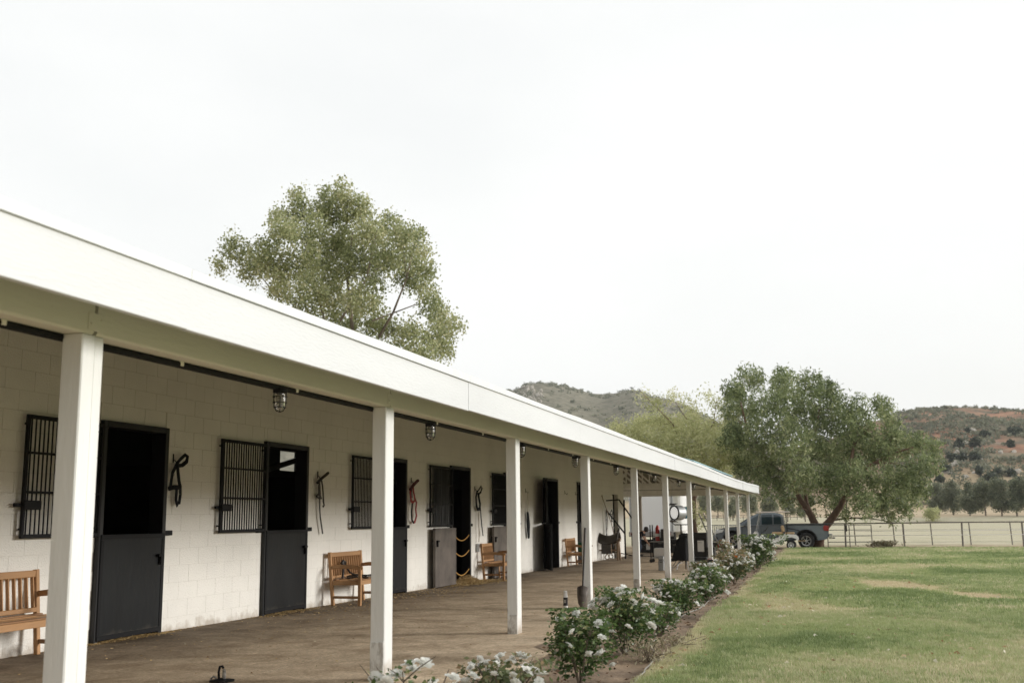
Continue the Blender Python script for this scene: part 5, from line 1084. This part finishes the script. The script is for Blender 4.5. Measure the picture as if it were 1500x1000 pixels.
s_ = MB(); s_.box((2.93, 0, .62), (.20, 1.86, .24), b=.04); s_.build('rear_bumper', CHROME, pk); s_ = MB(); s_.box((3.03, 0, .53), (.24, .6, .06), b=.01); s_.build('hitch_step', PLASTK, pk)
s_ = MB(); s_.box((-2.90, 0, .58), (.26, 1.95, .34), b=.08); s_.build('front_bumper', BLUEG, pk); s_ = MB(); s_.box((-2.97, 0, .56), (.16, 1.2, .12), b=.02); s_.build('lower_grille', PLASTK, pk); s_ = MB(); s_.box((-2.87, 0, .88), (.06, 1.2, .24), b=.02); s_.build('radiator_grille', CHROME, pk)
for sg in (-1, 1): s_ = MB(); s_.lathe([(.001, -.012), (.07, -.01), (.07, .01)], n=12, axis='y', c=(-2.83, sg * .985, .56)); s_.build('fog_light', IRON, pk)
s_ = MB(); s_.box((1.74, 0, 1.24), (2.12, 1.9, .035), b=.01); s_.build('bed_cover', PLASTK, pk); s_ = MB(); s_.box((-.1, -.92, .42), (2.3, .12, .06), b=.02); s_.build('side_step', PLASTK, pk)
s_ = MB(); s_.box((0, 0, .55), (4.8, 1.2, .2)); s_.build('chassis', IRON, pk)
for x_ in (XFw, XRw): s_ = MB(); s_.box((x_, 0, .72), (1.12, 1.46, .52)); s_.build('wheel_well', IRON, pk)

# ------------------------------------------------------------------ golf cart
gc = thing('golf_cart', 'white golf cart with tan seat parked before the pickup, half behind the roses', 'golf cart', (-2.95, 57.9, -.365)); gc.scale = (1.04,) * 3
s_ = MB(); s_.ext([(-1.15, .30), (-.95, .28), (-.75, .26), (.35, .26), (.45, .42), (.62, .58), (.86, .60), (1.06, .52), (1.12, .40), (1.16, .46), (1.14, .62), (1.02, .72), (.75, .76), (.30, .76), (.22, .60), (-.20, .50), (-.24, .34), (-.75, .34), (-.80, .80), (-.92, .92), (-1.10, .70), (-1.18, .45)], -.58, .58); s_.build('body', CARTW, gc)
for x_ in (-.82, .80):
    for sg in (-1, 1): wheel(gc, x_, sg * .52, .22, .225, .18, sg, 5, CARTW)
s_ = MB(); s_.box((.15, 0, .80), (.52, 1.05, .13), b=.04); s_.build('seat', TANV, gc); s_ = MB(); s_.box((.42, 0, 1.02), (.13, 1.05, .34), rot=(0, -.15, 0), b=.05); s_.build('seat_back', TANV, gc)
s_ = MB(); s_.box((.75, 0, .80), (.46, 1.0, .10), b=.04); s_.build('rear_seat', TANV, gc); s_ = MB(); s_.box((1.30, 0, .42), (.35, .9, .04), b=.01); s_.build('foot_rest', TANV, gc)
s_ = MB(); s_.tube([(1.05, -.5, .5), (1.45, -.5, .42), (1.5, -.5, .62), (1.15, -.5, .95), (.6, -.5, 1.05)], .016, 6); s_.tube([(1.05, .5, .5), (1.45, .5, .42), (1.5, .5, .62), (1.15, .5, .95), (.6, .5, 1.05)], .016, 6); s_.build('rear_rail', IRON, gc)
for sg in (-1, 1): s_ = MB(); s_.tube([(.62, sg * .53, .75), (.60, sg * .53, 1.82)], .016, 6); s_.build('roof_post', IRON, gc); s_ = MB(); s_.tube([(-.88, sg * .53, .85), (-.66, sg * .53, 1.82)], .014, 6); s_.build('roof_post', GALV, gc)
s_ = MB(); s_.box((-.02, 0, 1.85), (1.65, 1.18, .055), b=.025); s_.build('canopy', mat('canopy_off_white', (.68, .60, .55), .5), gc)
s_ = MB(); s_.tube([(-.40 + .17 * math.sin(a) * .5, .22 + .17 * math.cos(a), 1.02 + .17 * math.sin(a) * .8) for a in np.linspace(0, 6.283, 16)], .014, 6); s_.tube([(-.7, .22, .75), (-.40, .22, 1.02)], .014, 6); s_.build('steering_wheel', PLASTK, gc)
s_ = MB(); s_.add([(-.90, -.5, .90), (-.68, -.5, 1.80), (-.68, .5, 1.80), (-.90, .5, .90), (-.91, -.5, .90), (-.69, -.5, 1.80), (-.69, .5, 1.80), (-.91, .5, .90)], [(0, 1, 2, 3), (7, 6, 5, 4), (0, 4, 5, 1), (2, 6, 7, 3), (1, 5, 6, 2), (3, 7, 4, 0)]); s_.build('windscreen', GLASSD, gc)

# ------------------------------------------------------------------ fences
FM = mat('dark_weathered_pipe', (.19, .17, .15), .7, var=.3, vs=6)
fn = thing('pipe_fence', 'dark pipe fence with a pale wire rail right behind the lawn and big tree', 'fence', (0, 60.5, -.38))
fx = [-2.4, .61, 3.59, 6.45, 9.36, 12.3, 15.3, 18.3, 21.3]
for x_ in fx: s_ = MB(); s_.tube([(x_, 0, -.05), (x_ + random.uniform(-.03, .03), 0, 1.30)], .045, 8); s_.build('post', FM, fn)
s_ = MB(); s_.tube([(x_, 0, 1.30 + random.uniform(-.01, .01)) for x_ in fx], .035, 8); s_.build('rail', FM, fn); s_ = MB(); s_.tube([(x_, -.04, .66) for x_ in fx], .016, 6); s_.build('rail', CARTW, fn, label='white wire rail')
for z in (.95, .3): s_ = MB(); s_.tube([(x_, -.04, z) for x_ in fx], .006, 4); s_.build('wire', GALV, fn)
fn2 = thing('pipe_fence', 'thinner inner fence with slanting posts behind the dark pipe fence', 'fence', (0, 66, -.39)); xs2 = [1.2, 3.36, 5.4, 7.45, 9.6, 11.8, 14]
for x_ in xs2: s_ = MB(); s_.tube([(x_ + .03, 0, -.05), (x_ - .015, 0, 1.28)], .035, 6); s_.build('post', FM, fn2)
s_ = MB(); s_.tube([(x_, 0, .82) for x_ in xs2], .018, 6); s_.build('rail', CARTW, fn2, label='white wire rail'); s_ = MB(); s_.tube([(x_, 0, 1.25) for x_ in xs2], .010, 6); s_.build('wire', GALV, fn2)
cp = thing('corral_panel', 'weathered metal corral panel between the trunk and the first fence post', 'corral panel', (-.3, 61.6, -.38))
for z in (.3, .62, .94, 1.2): s_ = MB(); s_.tube([(0, 0, z), (2.3, 0, z)], .022, 6); s_.build('rail', GALV, cp)
for x_ in (0, 1.15, 2.3): s_ = MB(); s_.tube([(x_, 0, 0), (x_, 0, 1.22)], .028, 6); s_.build('upright', FM, cp)
gt = thing('metal_gate', 'pale gate of close upright bars behind the pickup bonnet', 'gate', (-6.85, 63.2, -.39))
for k in range(16): s_ = MB(); s_.box((.05 + k * .1, 0, .68), (.05, .03, 1.2)); s_.build('bar', mat('gate_pale_paint', (.55, .56, .56), .5) if k == 0 else bpy.data.materials['gate_pale_paint'], gt)
for z in (.12, 1.26): s_ = MB(); s_.box((.8, .03, z), (1.65, .03, .05)); s_.build('rail', bpy.data.materials['gate_pale_paint'], gt)
s_ = MB(); s_.box((-.06, 0, .7), (.09, .09, 1.5), b=.01); s_.build('post', FM, gt)
far = thing('field_fence', 'low dark far fence across the pasture seen between the porch posts', 'fence', tuple(hit(1060, 762)))
for k in range(-14, 15): s_ = MB(); s_.box((k * 1.3, 0, .5), (.12, .1, 1.0)); s_.build('post', FM, far)
s_ = MB(); s_.box((0, 0, .95), (38, .07, .10)); s_.box((0, 0, .5), (38, .06, .09)); s_.build('rail', FM, far)

# ------------------------------------------------------------------ trees
def noise3(P, s_, ph): return (np.sin(P[:, 0] * s_ + ph) * np.sin(P[:, 1] * s_ * 1.1 + ph * 2) * np.sin(P[:, 2] * s_ * .93 + ph * 3) + .5 * np.sin(P[:, 0] * s_ * 2.3 + ph * 1.7) * np.sin(P[:, 1] * s_ * 2.1) * np.sin(P[:, 2] * s_ * 2.2 + ph))
def crown(lobes, n_sp, per_, size, spr, aspect=.6, droop=0., gap=-.2, mean=.42, seed=1, up=0., elong=1.):
    rr = np.random.default_rng(seed); Ls = np.array([(l[0], l[1], l[2]) for l in lobes]); Rr = np.array([l[3] if hasattr(l[3], '__len__') else (l[3],) * 3 for l in lobes]); wts = np.array([l[4] if len(l) > 4 else 1. for l in lobes]) * (Rr.prod(1) ** .72); wts /= wts.sum()
    k = rr.choice(len(lobes), n_sp, p=wts); u = rr.normal(size=(n_sp, 3)); u /= np.linalg.norm(u, axis=1, keepdims=True); rad = rr.random(n_sp) ** .42
    lobevar = rr.normal(0, .09, len(lobes)); c_ = Ls[k] + u * rad[:, None] * Rr[k]
    keep = (noise3(c_, 2.3 / max(.4, np.median(Rr)), seed) > gap) | (rr.random(n_sp) < .12); c_ = c_[keep]; k = k[keep]; n_ = len(c_)
    off = rr.normal(0, 1, (n_ * per_, 3)) * spr; P_ = np.repeat(c_, per_, 0) + off
    dr = np.abs(rr.normal(0, 1, n_ * per_)) * spr * droop * 2.2; P_[:, 2] -= dr; P_[:, 2] += np.abs(rr.normal(0, 1, n_ * per_)) * spr * up * 2
    N_ = len(P_); ax = rr.normal(size=(N_, 3)); ax[:, 2] = ax[:, 2] * (1 - droop * .3) - droop * 1.6; ax /= np.linalg.norm(ax, axis=1, keepdims=True); b_ = np.cross(ax, rr.normal(size=(N_, 3))); b_ /= np.linalg.norm(b_, axis=1, keepdims=True) + 1e-9
    sz = size * rr.uniform(.6, 1.3, N_); var = np.clip(rr.normal(mean, .17, N_) + np.repeat(lobevar[k], per_) + np.repeat(rr.normal(0, .13, n_), per_), 0, 1)
    return P_, ax * (sz * elong)[:, None], b_ * (sz * aspect)[:, None], var
def curve(p0, p1, bend, n_=8):
    p0 = Vector(p0); p1 = Vector(p1); return [p0.lerp(p1, u) + Vector(bend) * math.sin(u * math.pi) for u in np.linspace(0, 1, n_)]
def tree(name, label, cat_group, base, limbs, lobes, cfg, leafm, barkm, twigs=0, twr=.02):
    """limbs: list of (points, r0, r1) world coords; first is the trunk"""
    t_ = thing(name, label, 'tree', tuple(base), group=cat_group); nodes = []
    for i, (pts, r0, r1) in enumerate(limbs):
        s_ = MB(base); n_ = len(pts); rs = [r0 + (r1 - r0) * (j / (n_ - 1)) ** .8 for j in range(n_)]; pj = [Vector(p) + Vector((random.gauss(0, 1), random.gauss(0, 1), 0)) * rs[j] * .25 * (0 < j < n_ - 1) for j, p in enumerate(pts)]
        s_.tube(pj, rs, 10 if r0 > .1 else 6); s_.build('trunk' if i == 0 else 'limb', barkm, t_, smooth=True); nodes += [(Vector(p), rs[j]) for j, p in enumerate(pj)][1:]
    if twigs:
        s_ = MB(base); ls = list(lobes); random.shuffle(ls)
        for q in range(twigs):
            l = ls[q % len(ls)]; rr_ = l[3] if hasattr(l[3], '__len__') else (l[3],) * 3; e = Vector((l[0] + random.gauss(0, .45) * rr_[0], l[1] + random.gauss(0, .45) * rr_[1], l[2] + random.gauss(0, .45) * rr_[2]))
            b0 = min(nodes[:], key=lambda nd: (nd[0] - e).length + max(0, nd[0].z - e.z) * 1.5 + random.random() * .6)
            pts = curve(b0[0], e, (random.gauss(0, .12), random.gauss(0, .12), (e - b0[0]).length * .06), 6); r0 = min(b0[1] * .6, twr * (1 + (e - b0[0]).length * .35)); s_.tube(pts, [r0 * (1 - .75 * j / 5) for j in range(6)], 4, cap=False)
            if q < twigs * .6: nodes.append((Vector(pts[3]), r0 * .5))
        s_.build('twigs', barkm, t_)
    P_, a, b_, var = crown(lobes, **cfg); quads('crown', P_, a, b_, var, leafm, t_, org=base); return t_
def lob(px, py, pr, Y, dy=0., k=1., w_=1.):
    p = at(px, py, Y + dy); dep = p[0] * F_[0] + p[1] * F_[1]; r_ = pr / FOC * dep; return (p[0], p[1], p[2], (r_, r_ * k, r_), w_)

# poplar behind the stable
Yp = 42.; base = np.array([-19.6, Yp, -.25]); rp = random.Random(5)
spec = [(500, 288, 20), (480, 312, 28), (522, 312, 28), (432, 292, 15), (436, 318, 20), (408, 322, 18), (415, 345, 26), (455, 345, 34), (500, 350, 38), (545, 345, 32), (575, 336, 20), (590, 352, 22), (612, 352, 16), (345, 372, 24), (322, 394, 13), (368, 396, 26), (385, 372, 22), (405, 392, 30), (440, 395, 34), (482, 395, 36), (525, 395, 34), (566, 385, 28), (600, 380, 26), (622, 372, 14), (625, 398, 16), (410, 425, 26), (445, 440, 30), (485, 440, 34), (525, 442, 30), (552, 418, 16), (600, 412, 26), (625, 430, 18), (632, 452, 20), (648, 470, 24), (668, 482, 14), (640, 500, 28), (602, 492, 24), (568, 485, 20), (545, 480, 20), (655, 520, 14), (500, 490, 34), (540, 520, 30), (590, 520, 24), (450, 480, 30), (620, 525, 26), (556, 455, 10), (480, 540, 40), (560, 560, 34)]
lobes = [lob(x_, y_, r_ * .92, Yp, rp.uniform(-2.4, 2.4), 1.25) for x_, y_, r_ in spec]
def W(px, py, Y): return tuple(at(px, py, Y))
tk = [tuple(base), W(497, 640, Yp), W(500, 540, Yp), W(498, 470, Yp), W(492, 400, Yp), W(500, 330, Yp), W(500, 290, Yp)]
limbs = [(tk, .34, .05), ([W(499, 560, Yp), W(530, 500, Yp - .5), W(560, 450, Yp - .6), W(580, 400, Yp - .6), W(592, 350, Yp)], .17, .03), ([W(499, 600, Yp), W(555, 530, Yp), W(600, 490, Yp), W(650, 480, Yp)], .15, .03), ([W(499, 560, Yp), W(462, 480, Yp), W(440, 400, Yp), W(430, 310, Yp)], .16, .03), ([W(498, 600, Yp), W(440, 500, Yp + .4), W(390, 430, Yp + .5), W(345, 375, Yp)], .14, .03), ([W(498, 470, Yp), W(520, 400, Yp - 1), W(535, 330, Yp - 1)], .1, .03), ([W(545, 470, Yp), W(590, 440, Yp), W(630, 430, Yp)], .07, .02)]
limbs = [([(q[0], q[1] + 1.2, q[2]) if j else q for j, q in enumerate(p_)][:(6 if k == 0 else 99)], a0 * .62, b0 * .5) for k, (p_, a0, b0) in enumerate(limbs)]
for q in range(46):
    l = lobes[rp.randrange(len(lobes))]; a = rp.uniform(-.4, 3.5); lobes.append((l[0] + math.cos(a) * l[3][0] * 1.0, l[1], l[2] + math.sin(a) * l[3][2] * 1.15, (l[3][0] * .30, l[3][0] * .4, l[3][0] * .42), 1.))
tree('poplar_tree', 'tall grey green poplar rising behind the stable roof', None, base, limbs, lobes, dict(n_sp=8800, per_=9, size=.062, spr=.14, aspect=.75, gap=-.20, mean=.48, seed=3, up=.5), POPL, BARK, 130, .016)

# big weeping tree by the pickup
Yb = 61.2; base = np.array([-.80, Yb, -.40]); rp = random.Random(9)
spec = [(1145, 545, 16), (1100, 552, 24), (1075, 572, 20), (1150, 562, 26), (1190, 560, 24), (1215, 572, 22), (1085, 600, 30), (1125, 595, 34), (1170, 598, 34), (1215, 605, 32), (1250, 592, 22), (1290, 590, 16), (1300, 608, 20), (1255, 625, 32), (1310, 635, 22), (1075, 640, 26), (1110, 645, 36), (1155, 645, 38), (1200, 650, 38), (1245, 660, 36), (1290, 655, 32), (1328, 652, 22), (1345, 640, 16), (1362, 652, 18), (1365, 678, 20), (1340, 690, 26), (1100, 690, 26), (1085, 672, 20), (1135, 690, 30), (1175, 695, 30), (1215, 700, 30), (1255, 700, 32), (1300, 705, 30), (1335, 722, 22), (1118, 712, 16), (1150, 722, 18), (1230, 732, 20), (1265, 735, 22), (1298, 738, 20), (1325, 740, 16), (1350, 715, 14), (1205, 735, 12), (1180, 728, 14), (1275, 755, 9), (1305, 758, 8), (1240, 752, 8), (1215, 752, 7), (1190, 750, 8), (1170, 742, 8), (1330, 757, 8)]
lobes = [lob(x_, y_, r_ * .95, Yb, rp.uniform(-3.6, 3.2) * (1 if r_ > 15 else .6), 1.5) for x_, y_, r_ in spec]
limbs = [([tuple(base), W(1200, 800, Yb), W(1199, 785, Yb), W(1197, 772, Yb)], .42, .36), ([W(1199, 778, Yb), W(1186, 752, Yb), W(1172, 730, Yb - .2), W(1160, 705, Yb - .3), W(1150, 670, Yb - .3), W(1140, 620, Yb)], .24, .05), ([W(1199, 782, Yb - .1), W(1216, 762, Yb - .4), W(1232, 742, Yb - .6), W(1242, 718, Yb - .7), W(1244, 695, Yb - .7), W(1252, 650, Yb - .5), W(1258, 615, Yb)], .25, .05), ([W(1188, 757, Yb), W(1182, 735, Yb + .4), W(1180, 715, Yb + .5), W(1192, 660, Yb + .5), W(1200, 600, Yb)], .15, .04), ([W(1160, 705, Yb), W(1130, 680, Yb), W(1095, 630, Yb), W(1085, 590, Yb)], .12, .03), ([W(1243, 705, Yb), W(1275, 680, Yb), W(1320, 660, Yb), W(1355, 650, Yb)], .12, .03)]
tree('pepper_tree', 'big dark green weeping tree with forked trunk behind the pickup truck', None, base, limbs, lobes, dict(n_sp=12500, per_=9, size=.098, spr=.12, aspect=.34, droop=.55, gap=.03, mean=.42, seed=5, elong=1.2), ELML, BARKR, 150, .028)
t_ = thing('rope_swing', 'thin rope with a knot hanging from the big tree', 'rope swing', W(1241, 745, 60)); s_ = MB(); p_ = Vector(W(1241, 745, 60)); q_ = Vector(W(1240, 778, 60)) - p_; s_.tube([(0, 0, .6), (q_.x, 0, q_.z)], .018, 5); s_.tube([(q_.x, 0, q_.z + .3), (q_.x, 0, q_.z)], .045, 6); s_.build('rope', LEATHER, t_)

# light green tree
Yl = 62.5; base = np.array([-7.55, Yl, -.4]); rp = random.Random(4)
spec = [(905, 628, 16), (925, 640, 24), (955, 650, 30), (990, 655, 32), (1030, 655, 30), (1065, 655, 24), (940, 620, 16), (965, 615, 18), (990, 625, 22), (1020, 625, 22), (1050, 628, 20), (935, 575, 9), (960, 588, 13), (985, 580, 12), (1010, 590, 14), (1035, 575, 12), (1050, 590, 14), (1015, 610, 18), (1070, 620, 16), (970, 680, 24), (1010, 690, 24), (1045, 685, 22), (945, 575, 7), (1070, 680, 18), (1075, 595, 12), (1022, 745, 12), (1024, 765, 7)]
lobes = [lob(x_, y_, r_, Yl, rp.uniform(-2., 2.), 1.4, .45 if y_ < 612 else 1.) for x_, y_, r_ in spec]
limbs = [([tuple(base), W(1018, 770, Yl), W(1017, 735, Yl), W(1020, 695, Yl), W(1022, 650, Yl), W(1024, 610, Yl)], .2, .05), ([W(1020, 690, Yl), W(1000, 650, Yl), W(985, 620, Yl), W(955, 590, Yl), W(936, 570, Yl)], .065, .012), ([W(1022, 650, Yl), W(1010, 620, Yl), W(990, 590, Yl)], .045, .012), ([W(1021, 660, Yl), W(1045, 620, Yl), W(1050, 585, Yl)], .045, .012), ([W(1020, 700, Yl), W(980, 670, Yl), W(930, 640, Yl)], .08, .02)]
tree('locust_tree', 'airy yellow green tree behind the far roof with bare upper twigs', None, base, limbs, lobes, dict(n_sp=4300, per_=9, size=.082, spr=.18, aspect=.45, gap=-.16, mean=.48, seed=8, droop=.2), LITL, BARKR, 120, .022)

# olive trees in the pasture
ROWL = leafmat('row_tree_leaf', (.09, .11, .07), (.19, .21, .13), (.33, .33, .22), .35, .5)
def small_tree(name, label, group, px, py, wpx, hpx, leafm, seed, n_sp, size, trunkh=.18, dist=None):
    h_ = hit(px, py); dep = np.hypot(h_[0], h_[1]); w_ = wpx / FOC * dep; hh = hpx / FOC * dep; r_ = random.Random(seed); base = h_ - np.array([0, 0, .1]); lobes = []
    for k in range(9):
        a = r_.uniform(0, 6.28); u = r_.uniform(0, 1); z = trunkh + (1 - trunkh) * (.2 + .62 * u); rad = w_ * .5 * (1 - .55 * abs(u - .35)); q = rad * .55
        lobes.append((base[0] + q * math.cos(a), base[1] + q * math.sin(a), base[2] + hh * z, (w_ * .24 * r_.uniform(.8, 1.2),) * 3))
    lobes.append((base[0], base[1], base[2] + hh * .84, (w_ * .2, w_ * .2, hh * .16))); lobes.append((base[0], base[1], base[2] + hh * .5, (w_ * .3, w_ * .3, hh * .25)))
    tr = [tuple(base), tuple(base + [0, 0, hh * .25]), tuple(base + [w_ * .04, 0, hh * .6])]
    return tree(name, label, group, base, [(tr, max(.08, w_ * .04), .05)], lobes, dict(n_sp=n_sp, per_=8, size=size, spr=w_ * .055, aspect=.55, gap=-.35, seed=seed, mean=.42), leafm, BARK, 6, .04)
ol = [(1052, 758, 26, 34), (1074, 762, 26, 36), (1098, 763, 30, 40), (1128, 762, 26, 38), (1154, 764, 24, 40), (1180, 764, 24, 36), (1034, 757, 22, 34)]
ol_lb = ['pasture olive tree seen between the eighth and ninth posts', 'pasture olive tree seen between the tenth and eleventh posts', 'pasture olive tree directly right of the last post', 'pasture olive tree above the golf cart canopy', 'pasture olive tree above the pickup bed', 'pasture olive tree nearest the forked trunk, partly behind it', 'pasture olive tree with bent limb left of the eighth post']
for i, (x_, y_, w_, h_) in enumerate(ol): small_tree('olive_tree', ol_lb[i], 'grey green olive trees in the pasture', x_, y_, w_, h_, OLIVEL, 20 + i, 520, .17)
rw = [(1376, 754, 26, 44), (1397, 754, 27, 48), (1421, 755, 25, 46), (1444, 755, 27, 50), (1468, 755, 26, 50), (1490, 755, 26, 50), (1512, 755, 26, 50)]
rw_lb = ['row tree nearest the big weeping tree', 'second row tree from the big weeping tree', 'third row tree, with the narrowest foot', 'fourth row tree, tallest and roundest of the row', 'fifth row tree, fourth standing left of the right edge', 'row tree at the right edge, next to last', 'row tree cut by the right edge']
rw_lb[4] = 'fifth row tree, standing two before the one cut by the right edge'
for i, (x_, y_, w_, h_) in enumerate(rw): small_tree('row_tree', rw_lb[i], 'row of clipped trees below the right hill', x_, y_, w_ * 1.15, h_, ROWL, 40 + i, 1100, .18, .04)
small_tree('bush', 'lone pale green bush on the pasture below the weeping branches', None, 1366, 764, 26, 20, LITL, 60, 400, .14, .02)['category'] = 'bush'

# hillside trees and scrub
hp_ = [(1404, 658, 14, 14), (1430, 657, 16, 16), (1410, 676, 14, 11), (1428, 676, 17, 12), (1434, 697, 12, 13), (1444, 641, 16, 7), (1481, 655, 10, 11), (1482, 698, 14, 10), (1460, 698, 13, 9), (1487, 637, 22, 9), (1394, 676, 16, 12), (1377, 707, 12, 9), (1386, 694, 14, 12), (1450, 707, 22, 9), (1495, 712, 16, 10), (1418, 635, 8, 7)]
for i, (x_, y_, w_, h_) in enumerate(hp_):
    tr = small_tree('hillside_oak', '', 'dark oaks dotted over the right hill', x_, y_, w_, h_, DARKL, 80 + i, 170, .45, .05)
    tr['label'] = 'dark round oak on the right hillside among the brown scrub'
n_ = 0; Ps = []; As = []; Bs = []; Vs = []
hr = np.random.default_rng(77); cand = 0
for q in range(6000):
    px = hr.uniform(1300, 1560) if q % 3 else hr.uniform(740, 1110); az = math.atan((px - 750) / 1565) + AZ0; D = hr.uniform(330, 800) if px > 1250 else hr.uniform(600, 1290)
    x_, y_ = math.sin(az) * D, math.cos(az) * D
    if noise2(np.array([x_ / 42.]), np.array([y_ / 42.]), 9, 3)[0] < .40: continue
    r_ = hr.uniform(.5, 1.9) ** 1.2 * (1 if px > 1250 else 1.5); m_ = 16; z_ = float(terrain(np.array([x_]), np.array([y_]))[0])
    u = hr.normal(size=(m_, 3)); u /= np.linalg.norm(u, axis=1, keepdims=True); P_ = np.array([x_, y_, z_ + r_ * .4]) + u * (hr.random(m_) ** .4)[:, None] * np.array([r_, r_, r_ * .6]); a = hr.normal(size=(m_, 3)); a /= np.linalg.norm(a, axis=1, keepdims=True); b_ = np.cross(a, hr.normal(size=(m_, 3))); b_ /= np.linalg.norm(b_, axis=1, keepdims=True)
    Ps.append(P_); As.append(a * r_ * .3); Bs.append(b_ * r_ * .25); Vs.append(np.clip(hr.normal(hr.uniform(.15, .6), .12, m_), 0, 1))
o = quads('hillside_scrub', np.concatenate(Ps), np.concatenate(As), np.concatenate(Bs), np.concatenate(Vs), SCRUB, kind='stuff'); tag(o, 'low grey green scrub covering both hills', 'scrub', kind='stuff')
# boulders on the left hill top
RK = mat('pale_rock', (.48, .44, .38), .9, var=.35, vs=.5, bump=.8, bs=1.5)
s_ = MB()
for q in range(60):
    px = hr.uniform(758, 800) if q < 35 else hr.uniform(1385, 1490); py = hr.uniform(568, 590) if q < 35 else hr.uniform(630, 700); h_ = hit(px, py)
    if h_ is None: continue
    r_ = hr.uniform(.8, 2.2) * (1 if q < 35 else .6); s_.box((h_[0], h_[1], h_[2] + r_ * .2), (r_ * 2, r_ * 1.6, r_ * 1.3), rot=(hr.uniform(0, 3), hr.uniform(0, 3), hr.uniform(0, 3)), b=r_ * .3)
tag(s_.build('rock_outcrops', RK, kind='stuff'), 'pale boulders breaking through the scrub on both hills', 'rocks', kind='stuff')

# ------------------------------------------------------------------ haze
HZ = bpy.data.materials.new('air_haze'); HZ.use_nodes = True; t = HZ.node_tree; t.nodes.clear()
o_ = t.nodes.new('ShaderNodeOutputMaterial'); v_ = t.nodes.new('ShaderNodeVolumePrincipled'); v_.inputs['Color'].default_value = (.93, .95, .97, 1); v_.inputs['Density'].default_value = .00013; v_.inputs['Anisotropy'].default_value = .2
t.links.new(v_.outputs[0], o_.inputs['Volume'])
s_ = MB(); s_.box((0, 0, 70), (4600, 4600, 300)); o = s_.build('haze', HZ, kind='stuff'); tag(o, 'thin pale haze in the air over the fields and hills', 'haze', kind='stuff')
